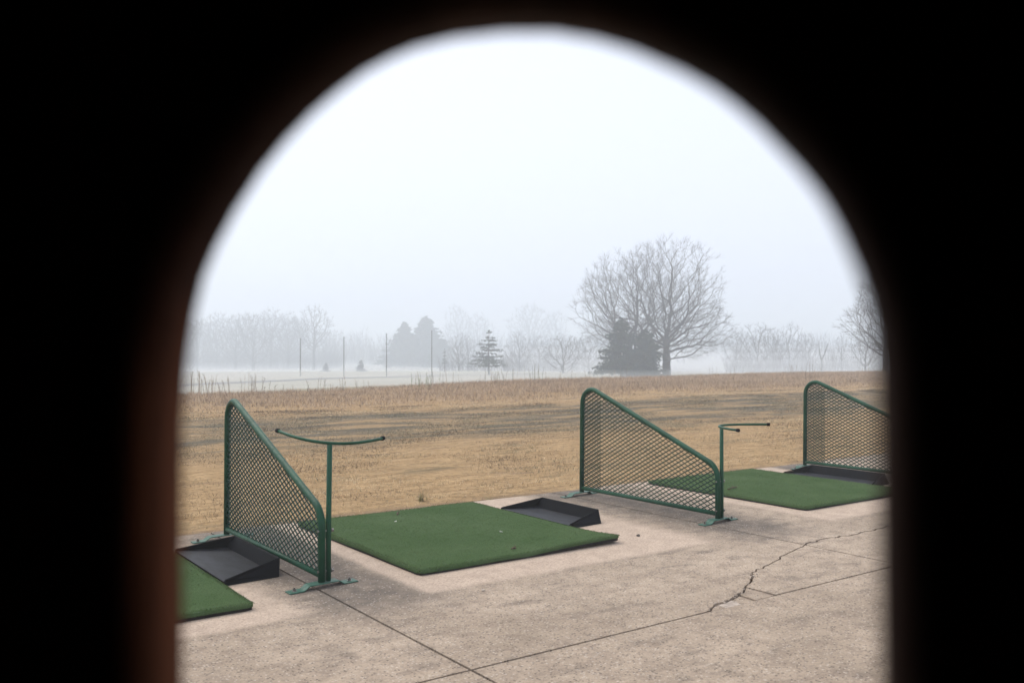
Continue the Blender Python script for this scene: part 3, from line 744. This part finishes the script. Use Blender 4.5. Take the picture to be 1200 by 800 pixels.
def tree_meshes(seed, height, trunk_h, rx, rz_bot, n_attr, step, trunk_r, tip_r=.006, twigs=3, tw_len=.5, env=None, split_r=.055, lean=(0, 0), sides=4, up=.06, gam=2.35, zf=.47, wob=.18, straight=3, tw_out=.35):
    def default_env(n, r):
        q = r.normal(size=(n * 3, 3)); q /= np.linalg.norm(q, axis=1)[:, None]
        q *= (r.uniform(0.02, 1, len(q)) ** .40)[:, None]
        zc = rz_bot + (height - rz_bot) * zf
        z = zc + q[:, 2] * np.where(q[:, 2] > 0, height - zc, zc - rz_bot)
        un = q / (np.linalg.norm(q, axis=1)[:, None] + 1e-9)
        lob = 1 + .55 * np.array([noise.noise((a * 1.5 + seed, b * 1.5, c * 1.5)) for a, b, c in un])
        p = np.stack([q[:, 0] * rx * lob, q[:, 1] * rx * lob, zc + (z - zc) * (.65 + .35 * lob)], -1)
        cs = 1.1 / (rx * .30)
        gap = np.array([noise.noise((a * cs, b * cs, c * cs + seed * 3)) for a, b, c in p])
        return p[gap > -.16][:n]
    N, par = colonize(seed, height, trunk_h, env or default_env, n_attr, step, step * 2.0, step * 9, up, lean, wob)
    n = len(N); r = np.random.default_rng(seed + 1); zc_ = rz_bot + (height - rz_bot) * zf * .6
    for _ in range(straight):
        cs_ = np.zeros((n, 3)); cn_ = np.zeros(n); np.add.at(cs_, par[1:], N[1:]); np.add.at(cn_, par[1:], 1)
        ok = (cn_ > 0) & (par >= 0) & (N[:, 2] > trunk_h * .6)
        tgt = .5 * N[np.maximum(par, 0)] + .5 * cs_ / np.maximum(cn_, 1)[:, None]
        N = np.where(ok[:, None], .4 * N + .6 * tgt, N)
    acc = np.zeros(n); nch = np.zeros(n, int)
    for i in range(n - 1, 0, -1):
        if nch[i] == 0: acc[i] = tip_r ** gam
        acc[par[i]] += acc[i]; nch[par[i]] += 1
    rad = acc ** (1 / gam); rad *= np.where(rad > 3 * tip_r, 1, 1)
    sc_ = trunk_r / rad[0]
    rad = tip_r + (rad - tip_r) * (trunk_r - tip_r) / (rad[0] - tip_r)
    flare = 1 + .5 * np.exp(-N[:, 2] / (trunk_r * 1.6)); rad = np.where(rad > .6 * trunk_r, rad * flare, rad)
    segs = [(N[par[i]], N[i], max(rad[i], min(rad[par[i]], rad[i] * 1.35)), rad[i]) for i in range(1, n)]
    tw = []
    for i in range(1, n):
        k = twigs if nch[i] == 0 else (1 if rad[i] < tip_r * 3 and r.uniform() < .7 else 0)
        d = N[i] - N[par[i]]; d /= np.linalg.norm(d) + 1e-9
        for _ in range(k):
            ou = N[i] - np.array([0, 0, zc_]); ou /= np.linalg.norm(ou) + 1e-9; q = d * .6 + ou * tw_out + r.normal(0, .42, 3); q[2] += .1; q /= np.linalg.norm(q); l_ = tw_len * r.uniform(.5, 1.3)
            e = N[i] + q * l_; tw.append((N[i], e, tip_r * .8, tip_r * .35))
            if tw_len > .3:
                q2 = q + r.normal(0, .6, 3); q2 /= np.linalg.norm(q2); mm = N[i] + q * l_ * .5; tw.append((mm, mm + q2 * l_ * .5, tip_r * .6, tip_r * .3))
    def mk(name, sg, ns):
        A = np.array([s[0] for s in sg]); B = np.array([s[1] for s in sg]); ra = np.array([s[2] for s in sg]); rb = np.array([s[3] for s in sg])
        d = B - A; d /= np.linalg.norm(d, axis=1)[:, None] + 1e-9
        ref = np.where(np.abs(d[:, 2:3]) > .8, np.array([[1., 0, 0]]), np.array([[0, 0, 1.]]))
        e1 = np.cross(d, ref); e1 /= np.linalg.norm(e1, axis=1)[:, None]; e2 = np.cross(d, e1)
        V = []
        for k in range(ns):
            w = 2 * math.pi * k / ns; V.append(A + (e1 * math.cos(w) + e2 * math.sin(w)) * ra[:, None])
        for k in range(ns):
            w = 2 * math.pi * k / ns; V.append(B + (e1 * math.cos(w) + e2 * math.sin(w)) * rb[:, None])
        V = np.stack(V, 1).reshape(-1, 3); b = (np.arange(len(sg)) * 2 * ns)[:, None]
        Fc = np.concatenate([b + np.array([[k, (k+1) % ns, ns + (k+1) % ns, ns + k]]) for k in range(ns)], 0)
        return fast_mesh(name, V, Fc, 4)
    big = [s for s in segs if s[3] >= split_r]; small = [s for s in segs if s[3] < split_r] + tw
    return mk('trunk', big, 8), mk('crown', small, sides)

def place_tree(meshes, px, dep, label, group, name='bare_tree', cat='tree', s=1.0, sz=None, rz=0.0, mats=None, z=0.0, xy=None):
    x, y = xy or at(px, dep); root = empty(name, (x, y, tz(x, y) - .1 + z), rz); root.scale = (s, s, sz or s)
    tag(root, label, cat, group)
    link('trunk', meshes[0], M['bark'], root); link('crown', meshes[1], M['twig_bark'], root)
    return root
H_ = lambda pxs, dep: pxs / FPX * dep     # real height of a span of photo pixels at a depth

OAK = 'bare oaks standing in the middle of the field'
big_a = tree_meshes(21, 15.0, 3.7, 7.6, 2.3, 5600, .25, .44, .0078, 6, .85, up=.03, zf=.30, wob=.08, straight=7, tw_out=.7)
place_tree(big_a, 781, 95, 'big bare oak with thick clear trunk and wide rounded crown', OAK, 'bare_oak', s=.95, rz=.4)
big_b = tree_meshes(35, 15.0, 2.4, 7.0, 2.8, 4600, .26, .38, .0078, 6, .85, up=.06, lean=(.3, .2), zf=.30, wob=.08, straight=7, tw_out=.7)
place_tree(big_b, 742, 99, 'bare many-limbed oak rising behind the two dark cedars', OAK, 'bare_oak', s=.95, rz=2.2)
EDGE = 'bare trees at the dark opening edge'
edge_t = tree_meshes(52, 9.0, 2.0, 3.6, 1.6, 3400, .19, .24, .0075, 5, .55, straight=6, tw_out=.6)
place_tree(edge_t, 1038, 80, 'dark bare tree half hidden by the dark edge of the opening', EDGE, rz=1.0)

mid = [tree_meshes(60 + k, 7.0, [1.0, .6, 1.5, .8][k], [3.3, 3.9, 2.4, 3.1][k], [.5, .2, .7, .4][k], 1300, .20, .17, .011, 3, .42, split_r=.05, sides=3) for k in range(4)]
slim = tree_meshes(71, 8.0, 3.0, 1.35, 1.6, 600, .2, .12, .012, 2, .4, split_r=.05, sides=3)
RB = 'bare trees in the mist beyond the big oak'
for k, (px, dep, top, kind, sx, lab) in enumerate((
        (862, 165, 384, 2, 1.0, 'thin bare tree brushing the outer twigs of the big oak'),
        (888, 155, 374, 1, 1.05, 'broad several-stemmed bare tree, darkest of those beyond the big oak'),
        (905, 172, 380, 0, .95, 'bare tree right behind the broad several-stemmed one'),
        (925, 158, 377, 3, .95, 'spiky topped bare tree midway between big oak and opening edge'),
        (948, 166, 386, 0, .9, 'low rounded bare tree beside the forked snag'),
        (1002, 175, 398, 1, .9, 'low faint bare tree under the dark edge tree'),
        (1014, 120, 376, 2, .9, 'bare sapling tangled with the dark edge tree'))):
    h = H_(434 - top, dep) / 7.0; place_tree(mid[kind], px, dep, lab, RB, s=h * sx, sz=h, rz=k * 1.3)
h = H_(434 - 383, 140) / 8.0; place_tree(slim, 986, 140, 'slim upright bare tree standing alone by the forked snag', RB, 'slim_bare_tree', s=h, rz=.5)

# forked dead snag
x, y = at(963, 138); root = empty('dead_snag', (x, y, tz(x, y) - .1)); tag(root, 'forked leafless snag with two bare prongs beyond the oaks', 'dead tree')
hh = H_(434 - 397, 138); m = MB(); R3 = lambda a, b: Vector(RGT) * a + Vector((0, 0, b))
m.tube([R3(0, 0), R3(.05, hh * .3), R3(-.05, hh * .45)], [.20, .15, .13], 8); m.build('trunk', M['bark'], root, True)
for pts_, rs_ in (([R3(-.05, hh * .44), R3(-.35, hh * .68), R3(-.45, hh * .98)], [.12, .09, .04]), ([R3(-.05, hh * .44), R3(.45, hh * .65), R3(.75, hh * .86), R3(1.0, hh * .98)], [.12, .09, .06, .025]), ([R3(.4, hh * .64), R3(.5, hh * .8)], [.05, .02]), ([R3(-.3, hh * .6), R3(-.8, hh * .7)], [.05, .02])):
    m = MB(); m.tube(pts_, rs_, 7); m.build('limb', M['bark'], root, True)

# saplings between pine and oak
SP = 'small bare trees between the pine and the big oak'
for k, (px, dep, top, kind, lab) in enumerate((
        (609, 165, 386, 3, 'faint bare tree next to the layered pine'), (632, 170, 388, 0, 'faint rounded bare tree, second past the pine'),
        (660, 130, 384, 1, 'vase shaped bare tree with thin dark trunk between pine and oaks'),
        (690, 150, 387, 0, 'bare tree beside the low outer limbs of the oaks'), (676, 185, 392, 3, 'pale bare tree behind the vase shaped one'),
        (538, 170, 388, 2, 'pale bare tree between the evergreen group and the pine'), (549, 190, 390, 3, 'fainter bare tree close behind the pine'))):
    h = H_(432 - top, dep) / 7.0; place_tree(mid[kind], px, dep, lab, SP, s=h, rz=k * 2.1 + .4)

# wood in the fog on the low side
WD = 'bare trees of the foggy wood'
wood = [tree_meshes(90 + k, 17.0, 4.0, [5.6, 6.4, 5.0][k], 1.6, 1600, .42, .36, .034, 4, .95, split_r=.12, sides=3) for k in range(3)]
for k, (px, dep, top, kind, lab) in enumerate((
        (206, 285, 378, 0, 'foggy bare tree half hidden by the wooden jamb'), (232, 270, 379, 1, 'foggy bare tree nearest the wooden jamb in the wood'),
        (254, 290, 376, 2, 'foggy bare tree in the wood above the tall weed clump'), (276, 265, 375, 0, 'foggy bare tree of the wood over the steep divider top'),
        (297, 255, 372, 1, 'spreading foggy bare tree, most distinct one of the wood'), (318, 285, 372, 2, 'foggy bare tree just past the most distinct one of the wood'),
        (338, 275, 374, 0, 'foggy bare tree of the wood before the first range pole'), (352, 300, 380, 1, 'foggy bare tree right behind the first range pole'))):
    h = H_(442 - top, dep) / 17.0; place_tree(wood[kind], px, dep, lab, WD, s=h, rz=k * 1.9)
for k, (px, dep, top, kind, lab) in enumerate((
        (219, 330, 385, 2, 'fainter second-row tree of the wood next to the wooden jamb'), (243, 340, 384, 0, 'fainter second-row tree of the wood above the tall weed clump'),
        (265, 335, 381, 1, 'fainter second-row tree of the wood over the steep divider top'), (287, 325, 380, 2, 'fainter second-row tree just before the most distinct tree of the wood'),
        (308, 340, 379, 0, 'fainter second-row tree just past the most distinct tree of the wood'), (329, 335, 380, 1, 'fainter second-row tree of the wood left of the first range pole'),
        (345, 330, 384, 2, 'fainter second-row tree right at the first range pole'), (380, 335, 398, 0, 'low fading tree at the end of the wood, under the tallest one'))):
    h = H_(442 - top, dep) / 17.0; place_tree(wood[kind], px, dep, lab, WD, s=h, rz=k * 1.1 + 2)
tall_w = tree_meshes(120, 17.0, 5.0, 4.4, 4.5, 1000, .42, .34, .030, 3, 1.0, split_r=.11, sides=3)
h = H_(440 - 361, 250) / 17.0; place_tree(tall_w, 368, 250, 'tallest foggy bare tree, standing between the first two range poles', WD, s=h, rz=.7)
FT = 'palest far trees dissolving in the fog'
for k, (px, dep, top, kind, lab) in enumerate((
        (392, 330, 392, 1, 'pale low tree blurred by fog behind the second range pole'), (416, 380, 398, 0, 'pale far tree between second and third range poles'),
        (537, 430, 373, 2, 'ghostly tall tree far behind the evergreens and the pine'), (560, 420, 380, 0, 'ghostly far tree fading out behind the pine top'),
        (620, 430, 368, 1, 'ghostly tall tree far past the pine'), (650, 420, 380, 2, 'ghostly far tree above the vase shaped tree'),
        (700, 400, 382, 0, 'ghostly far tree behind the oak limbs'), (835, 380, 392, 1, 'ghostly far tree under the big oak outer limbs'))):
    h = H_(436 - top, dep) / 17.0; place_tree(wood[kind], px, dep, lab, FT, s=h, rz=k * .9)

# leafless thicket filling the feet of the far tree lines: one uncountable mass
def thicket(name, spans, label):
    q = random.Random(77); V = []
    for x0, x1, d0, d1, h0, h1, cnt, wd in spans:
        for _ in range(cnt):
            px = q.uniform(x0, x1); dep = q.uniform(d0, d1); x, y = at(px, dep)
            hh = q.uniform(h0, h1) * (.7 + .6 * (noise.noise((px * .06, d0, 1)) + .4)); b = Vector((x, y, tz(x, y) - .05)); d = Vector((q.gauss(0, .35), q.gauss(0, .35), 1)).normalized()
            e = b + d * hh; w = Vector((RGT.x, RGT.y, 0)) * wd; w2 = Vector((0, 0, 0)) + FWD * wd
            for ww in (w, w2): V.extend([b - ww, b + ww, e])
            for _ in range(5):
                f = q.uniform(.25, .95); p = b + d * hh * f; g_ = p + Vector((q.gauss(0, .3), q.gauss(0, .3), q.uniform(.2, .8))) * hh * .35; V.extend([p - w * .6, p + w * .6, g_])
    V = np.array([tuple(v_) for v_ in V]); o = link(name, fast_mesh(name, V, np.arange(len(V)).reshape(-1, 3), 3), M['twig_bark']); tag(o, label, kind='stuff')
thicket('thicket', ((850, 1010, 140, 172, 1.6, 4.2, 1500, .022), (590, 712, 165, 195, 2.0, 5.0, 1100, .026), (205, 400, 280, 330, 3.0, 9.0, 2600, .055), (515, 600, 185, 220, 2.0, 5.0, 500, .03), (385, 725, 330, 420, 6, 13, 1900, .085), (800, 1045, 280, 360, 5, 11, 1300, .075)), 'grey leafless thicket along the feet of the far tree lines')

# evergreens
def conifer_mesh(seed, h, r, base, n_tiers, per, droop, fill, leaf, crown_pow=1.0, col_a=(.020, .036, .017), col_b=(.045, .066, .030), gap=.35, jit=.75):
    """tiers of boughs, every bough carries clumps of small needle faces"""
    q = random.Random(seed); V = []; C = []; B = MB()
    for t_ in range(n_tiers):
        f = t_ / (n_tiers - 1); z0 = base + (h - base) * min(1, max(0, f + q.uniform(-jit, jit) / n_tiers * (f < .97)))
        rr = r * (1 - f) ** crown_pow * q.uniform(.66, 1.18) + .12 * r * (1 - f) + .08
        nb = max(4, int(per * (1 - .5 * f)))
        for b in range(nb):
            if q.random() < gap * .5: continue
            a = 2 * math.pi * (b + q.random()) / nb; ln = rr * q.uniform(.5, 1.22)
            d = Vector((math.cos(a), math.sin(a), 0)); p0 = Vector((0, 0, z0)); p1 = d * ln + Vector((0, 0, z0 - droop * ln + q.uniform(-.1, .1)))
            B.tube([p0, p1], [.022 + .012 * ln, .006], 4, False)
            tone = q.random()
            for k in range(int(fill * ln) + 2):
                s = .22 + .8 * (k + q.random()) / (int(fill * ln) + 2); c = p0.lerp(p1, min(s, 1.03))
                sp = .16 * ln ** .5 + .05
                c = c + Vector((q.gauss(0, sp * .6), q.gauss(0, sp * .6), q.gauss(0, sp * .32)))
                col_ = [x * (1 - tone) + y * tone for x, y in zip(col_a, col_b)]; g_ = q.uniform(.7, 1.35)
                for _ in range(5):
                    e = Vector((q.gauss(0, 1), q.gauss(0, 1), q.gauss(.1, .55))).normalized() * leaf * q.uniform(.6, 1.3)
                    w = Vector((q.gauss(0, 1), q.gauss(0, 1), q.gauss(0, 1))).normalized() * leaf * .32
                    V += [c - w, c + w, c + e]; C += [[x * g_ for x in col_]] * 3
    V = np.array([tuple(v_) for v_ in V]); me = fast_mesh('crown', V, np.arange(len(V)).reshape(-1, 3), 3, np.array(C))
    T = MB(); T.tube([(0, 0, 0), (.02 * h * q.uniform(-1, 1), .01 * h, h * .5), (0, 0, h * .97)], [.028 * h ** .8 + .02, .018 * h ** .8 + .015, .012], 8)
    T.v += [] ; b0 = len(T.v); T.v += B.v; T.f += [tuple(b0 + i for i in f_) for f_ in B.f]
    return T.mesh('trunk'), me
def place_conifer(meshes, px, dep, name, label, cat='tree', group=None, s=1.0, rz=0.0, z=0.0, wd=1.0):
    x, y = at(px, dep); root = empty(name, (x, y, tz(x, y) - .08 + z), rz); root.scale = (s * wd, s * wd, s); tag(root, label, cat, group)
    link('trunk', meshes[0], M['bark'], root); link('crown', meshes[1], M['needles'], root); return root
CE = 'dark cedars under the oaks'
ced1 = conifer_mesh(5, 6.1, 2.5, .95, 26, 15, .12, 15, .20, .62, gap=.3, jit=.5)
place_conifer(ced1, 728, 91, 'cedar_tree', 'dark pointed cedar with a short bare trunk before the oaks', 'tree', CE)
ced2 = conifer_mesh(8, 4.9, 1.85, .12, 24, 15, .02, 17, .20, .50, gap=.25, jit=.5)
place_conifer(ced2, 757, 90, 'cedar_tree', 'dense dark cedar bush reaching the ground beside the oak trunk', 'tree', CE, rz=1.0)
pine = conifer_mesh(12, 5.4, 2.35, 1.15, 15, 9, -.02, 21, .15, .72, (.030, .046, .022), (.050, .068, .034), gap=.75)
place_conifer(pine, 573, 110, 'layered_pine', 'lone pine with tiered flat boughs and a bare lower trunk')
EV = 'evergreens merged in the fog behind the range poles'
ev = conifer_mesh(15, 9.0, 3.9, .8, 34, 15, .10, 9, .42, .68, gap=.2, jit=.5)
place_conifer(ev, 474, 280, 'evergreen_tree', 'foggy evergreen just past the third range pole', 'tree', EV, s=H_(431 - 378, 280) / 9, wd=1.12)
place_conifer(ev, 499, 285, 'evergreen_tree', 'tallest foggy evergreen, peak beside the fourth range pole', 'tree', EV, s=H_(431 - 372, 285) / 9, rz=2, wd=1.2)
place_conifer(ev, 519, 265, 'evergreen_tree', 'lowest foggy evergreen, skirt darker, past the fourth range pole', 'tree', EV, s=H_(432 - 398, 265) / 9, rz=4, wd=1.5)
shr = conifer_mesh(18, 2.0, .85, .05, 12, 10, .1, 10, .20, .7, (.05, .05, .05), (.07, .07, .065), gap=.05)
SH = 'small shrubs in the misty hollow'
place_conifer(shr, 423, 185, 'pointed_shrub', 'small grey pointed shrub between the second and third range poles', 'shrub', SH, s=H_(13, 185) / 2)
place_conifer(shr, 382, 190, 'pointed_shrub', 'small grey stubby shrub just before the second range pole', 'shrub', SH, s=H_(10, 190) / 2, rz=1)
# low spindly conifer sapling by the evergreens
sap = conifer_mesh(22, 4.4, .45, 1.6, 9, 6, .1, 10, .16, .6, gap=.2)
place_conifer(sap, 521, 150, 'young_conifer', 'thin young conifer on a bare stem between evergreen group and pine', s=H_(435 - 408, 150) / 4.4)

# range poles
for px, top, dep, lab in ((352, 394, 100, 'thin range pole before the foggy wood, first of four'), (403, 392, 100, 'thin range pole between the two grey shrubs, second of four'),
                          (453, 388, 100, 'thin range pole before the evergreen group, third of four'), (506, 385, 100, 'thin range pole overlapping the evergreen group, fourth of four')):
    x, y = at(px, dep); h = H_(438 - top, dep); m = MB(); m.tube([(0, 0, -.3), (0, 0, h * .5), (0, 0, h)], [.052, .047, .042], 10)
    root = empty('range_pole', (x, y, tz(x, y))); tag(root, lab, 'pole', 'range poles in the mist')
    m.build('pole_shaft', M['old_post_wood'], root, True)
    m = MB(); m.tube([(0, 0, h), (0, 0, h + .06)], [.052, .03], 10); m.build('pole_cap', M['old_post_wood'], root, True)

# ------------------------------------------------------------------ wooden booth with the arched opening the photograph looks through
PHI = R(23); HD = YAW + PHI
NV = Vector((math.sin(HD), math.cos(HD), 0)); UV = Vector((math.cos(HD), -math.sin(HD), 0)); D0 = .20; TK = .0175
CF = FWD * math.cos(PITCH) + Vector((0, 0, math.sin(PITCH))); CU = RGT.cross(CF)
def wall_uv(px, py, d):
    px += 9 * (600 - px) / 400 if abs(px - 600) < 400 else math.copysign(9, 600 - px); py += 8 if py < 300 else max(0, 8 * (500 - py) / 200)
    v_ = CF * FPX + RGT * (px - 600) - CU * (py - 400); p = v_ * (d / v_.dot(NV)); return p.dot(UV), p.z + EYE.z
outer_px = [(206, 900), (206, 800), (206, 700), (205, 600), (206, 500), (209, 450), (213, 410), (221, 360), (231, 318), (246, 282), (269, 240), (300, 193), (331, 156), (362, 125), (393, 99), (424, 77), (455, 61), (485, 49), (530, 38), (590, 31.5), (650, 31.5)]
blend_px = [(698, 37.5), (740, 48), (800, 72), (835, 90), (860, 107), (886, 128), (910, 152), (937, 179), (960, 207), (976, 232)]
inner_px = [(991, 262), (1008, 300), (1021, 340), (1030, 380), (1034, 430), (1036, 500), (1037, 600), (1038, 700), (1039, 800), (1040, 900)]
out = [wall_uv(*p, D0 + TK) for p in outer_px]
for k, p in enumerate(blend_px):
    w = (k + 1) / (len(blend_px) + 1); a = wall_uv(*p, D0 + TK); b = wall_uv(*p, D0); out.append((a[0] * (1-w) + b[0] * w, a[1] * (1-w) + b[1] * w))
out += [wall_uv(*p, D0) for p in inner_px]
zb = EYE.z - .16
out[0] = (out[1][0], zb); out[-1] = (out[-2][0], zb)
U0, U1, ZT = -.75, .62, 2.15
cu = (out[0][0] + out[-1][0]) / 2; cz = 1.25
rect = []
for (u, z_) in out:
    du, dz = u - cu, z_ - cz; tt = min([((U1 if du > 0 else U0) - cu) / du if abs(du) > 1e-9 else 1e9, ((ZT if dz > 0 else 0.0) - cz) / dz if abs(dz) > 1e-9 else 1e9])
    rect.append((cu + du * tt, cz + dz * tt))
booth = empty('wooden_booth', (0, 0, 0)); tag(booth, 'dark wooden booth wall with the arched peephole framing the whole view', 'wooden booth')
def W3(u, d, z_): p = UV * u + NV * d; return (p.x, p.y, z_)
m = MB(); n = len(out)
V = [W3(u, D0, z_) for u, z_ in out] + [W3(u, D0, z_) for u, z_ in rect] + [W3(u, D0 + TK, z_) for u, z_ in out] + [W3(u, D0 + TK, z_) for u, z_ in rect]
Fc = []
for k in range(n):
    l_ = (k + 1) % n
    Fc += [(k, n+k, n+l_, l_), (2*n+k, 2*n+l_, 3*n+l_, 3*n+k), (k, l_, 2*n+l_, 2*n+k)]
m.add(V, Fc)
# the inner arris of the opening is rounded over
RND = .011
def outn(k):
    a, b = out[max(k-1, 0)], out[min(k+1, n-1)]; d = Vector((b[0]-a[0], b[1]-a[1])).normalized(); nn = Vector((-d.y, d.x)); c_ = Vector((cu - out[k][0], 1.22 - out[k][1]))
    return -nn if nn.dot(c_) > 0 else nn
NS = 6; base_i = len(m.v)
for st_ in range(NS + 1):
    th_ = math.pi / 2 * st_ / NS
    for k in range(n):
        o_ = outn(k); u_, z_ = out[k][0] + o_.x * RND * (1 - math.cos(th_)), out[k][1] + o_.y * RND * (1 - math.cos(th_)); m.v.append(W3(u_, D0 + RND * (1 - math.sin(th_)), z_))
m.f = []
for k in range(n):
    l_ = (k + 1) % n
    m.f += [(base_i + NS*n + k, n+k, n+l_, base_i + NS*n + l_), (2*n+k, 2*n+l_, 3*n+l_, 3*n+k), (base_i + k, base_i + l_, 2*n+l_, 2*n+k)]
n_jamb = len(m.f); arris = []
for st_ in range(NS):
    for k in range(n):
        l_ = (k + 1) % n; arris.append((len(m.f), k, l_)); m.f.append((base_i + (st_+1)*n + k, base_i + (st_+1)*n + l_, base_i + st_*n + l_, base_i + st_*n + k))
# corners the radial projection cut off
def corner(u, z_): return W3(u, D0, z_), W3(u, D0 + TK, z_)
cs = [(U0, ZT), (U1, ZT), (U0, 0), (U1, 0)]
for c_ in cs:
    best = None
    for k in range(n):
        a, b = rect[k], rect[(k+1) % n]
        onu = lambda p: abs(p[0] - c_[0]) < 1e-6; onz = lambda p: abs(p[1] - c_[1]) < 1e-6
        if (onu(a) and onz(b)) or (onz(a) and onu(b)): best = (k, (k+1) % n)
    if best:
        i0 = len(m.v); m.v += list(corner(*c_)); m.f += [(n+best[0], i0, n+best[1]), (3*n+best[0], 3*n+best[1], i0+1)]
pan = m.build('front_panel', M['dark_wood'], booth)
pan.data.materials.append(M['lit_jamb_wood'])
for k in range(n):     # left side only gets the redder wood: its catch of light is painted in
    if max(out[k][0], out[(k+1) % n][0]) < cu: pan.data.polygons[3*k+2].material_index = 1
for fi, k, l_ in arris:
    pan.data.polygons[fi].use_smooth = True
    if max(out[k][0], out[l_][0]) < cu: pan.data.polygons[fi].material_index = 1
bm = bmesh.new(); bm.from_mesh(pan.data); bmesh.ops.recalc_face_normals(bm, faces=bm.faces); bm.to_mesh(pan.data); bm.free()
ROT = Matrix(((UV.x, NV.x, 0), (UV.y, NV.y, 0), (0, 0, 1))).to_4x4()
def wbox(name, lo, hi, mat, lab=None):
    m = MB(); m.box(lo, hi, ROT); return m.build(name, mat, booth)
wbox('unseen_side_wall', (U0 - .03, -.62, 0.006), (U0, D0 + TK, ZT), M['dark_wood'])  # unseen shell round the camera, added to keep light off the panel
wbox('unseen_side_wall', (U1, -.62, 0.006), (U1 + .03, D0 + TK, ZT), M['dark_wood'])
wbox('unseen_back_wall', (U0 - .03, -.65, 0.006), (U1 + .03, -.622, ZT), M['dark_wood'])
wbox('unseen_roof', (U0 - .12, -.74, ZT + .003), (U1 + .12, D0 + .14, ZT + .045), M['unseen_roof_felt'])
wbox('unseen_floor_board', (U0 + .003, -.617, .004), (U1 - .003, D0 - .003, .03), M['dark_wood'])

# ------------------------------------------------------------------ fog
def fogbox(name, lo, hi, dens, colr, label, aniso):
    m = MB(); m.box(lo, hi); t = NT(name); v_ = t.n('ShaderNodeVolumePrincipled')
    v_.inputs['Color'].default_value = (*colr, 1); v_.inputs['Density'].default_value = dens; v_.inputs['Anisotropy'].default_value = aniso
    t.l(v_.outputs[0], t.out.inputs['Volume'])
    o = m.build(name, t.m); tag(o, label, kind='stuff'); return o
fogbox('haze', (-800, -240, -9), (1020, 1040, 24), .0044, (.885, .940, 1.0), 'pale blue-grey fog filling the whole field', .25)
def mistbank(plan, z1, dens, label):
    m = MB(); prism(m, plan, -9.0 + .1 * z1, z1); t = NT('ground_mist'); v_ = t.n('ShaderNodeVolumePrincipled')
    v_.inputs['Color'].default_value = (.955, .968, 1.0, 1); v_.inputs['Density'].default_value = dens; v_.inputs['Anisotropy'].default_value = .2
    t.l(v_.outputs[0], t.out.inputs['Volume'])
    tag(m.build('ground_mist', t.m), label, kind='stuff')
pl_ = lambda a, d0, b, d1, e: [at(b, d0 + e), at(b, d1), at(a - 45, d1), at(a + 190, d0 + e)]
mistbank(pl_(520, 104, 1180, 420, 0), -.1, .0085, 'densest white mist lying lowest behind the oaks')
mistbank(pl_(510, 108, 1195, 425, 0), .9, .0052, 'thinner white mist rising round the tree feet behind the oaks')
mistbank(pl_(500, 112, 1210, 430, 0), 2.0, .0028, 'thinnest top of the white mist behind the oaks')
mistbank([at(60, 110), at(700, 110), at(500, 410), at(60, 410)], -3.4, .0070, 'white mist lying at the feet of the foggy wood')
mistbank([at(50, 130), at(690, 130), at(490, 415), at(50, 415)], -2.4, .0030, 'thin mist over the hollow before the foggy wood')

mistbank([at(-200, 42), at(1350, 46), at(1350, 100), at(-200, 100)], -.62, .013, 'thin white mist hugging the ground just past the ridge')

# ------------------------------------------------------------------ sky, sun, camera
SUN_EL, SUN_AZ = R(56), YAW - R(50)      # azimuth measured from +Y towards +X
w = bpy.data.worlds.new('World'); sc.world = w; w.use_nodes = True; nt = w.node_tree; nt.nodes.clear()
sky = nt.nodes.new('ShaderNodeTexSky'); sky.sky_type = 'NISHITA'; sky.sun_disc = False
sky.sun_elevation = SUN_EL; sky.sun_rotation = SUN_AZ; sky.air_density = 1.0; sky.dust_density = 6.0; sky.ozone_density = 1.0
hs = nt.nodes.new('ShaderNodeHueSaturation'); hs.inputs['Saturation'].default_value = .22
mx = nt.nodes.new('ShaderNodeMix'); mx.data_type = 'RGBA'; mx.inputs['Factor'].default_value = .72
ci = [i for i in mx.inputs if i.type == 'RGBA']; ci[1].default_value = (8.0, 8.62, 10.15, 1)
bg = nt.nodes.new('ShaderNodeBackground'); bg.inputs['Strength'].default_value = .12
wo = nt.nodes.new('ShaderNodeOutputWorld')
nt.links.new(sky.outputs[0], hs.inputs['Color']); nt.links.new(hs.outputs[0], ci[0])
nt.links.new([o for o in mx.outputs if o.type == 'RGBA'][0], bg.inputs['Color']); nt.links.new(bg.outputs[0], wo.inputs['Surface'])
sd = bpy.data.lights.new('sun', 'SUN'); sd.energy = 1.7; sd.angle = R(55); sd.color = (1, .93, .82)
so = bpy.data.objects.new('sun', sd); col.objects.link(so)
sdir = Vector((math.sin(SUN_AZ) * math.cos(SUN_EL), math.cos(SUN_AZ) * math.cos(SUN_EL), math.sin(SUN_EL)))
so.rotation_euler = (-sdir).to_track_quat('-Z', 'Y').to_euler(); so.location = (0, 0, 40)

cd = bpy.data.cameras.new('camera'); cd.sensor_width = 36; cd.lens = 36 * FPX / 1200; cd.clip_start = .02; cd.clip_end = 3000
cam = bpy.data.objects.new('camera', cd); col.objects.link(cam); cam.location = EYE
rot = Matrix((RGT, CU, -CF)).transposed(); cam.rotation_euler = rot.to_euler()
cd.dof.use_dof = True; cd.dof.focus_distance = 7.5; cd.dof.aperture_fstop = 4.6
sc.camera = cam

sc.view_settings.view_transform = 'Standard'; sc.view_settings.look = 'None'; sc.view_settings.gamma = 1; sc.view_settings.exposure = 0.24
sc.render.engine = 'CYCLES'
cy = sc.cycles; cy.max_bounces = 8; cy.diffuse_bounces = 4; cy.volume_bounces = 2; cy.transparent_max_bounces = 16
cy.use_denoising = True; cy.denoiser = 'OPENIMAGEDENOISE'; cy.use_adaptive_sampling = True; cy.adaptive_threshold = .01
cy.sample_clamp_indirect = 6; cy.caustics_reflective = False; cy.caustics_refractive = False
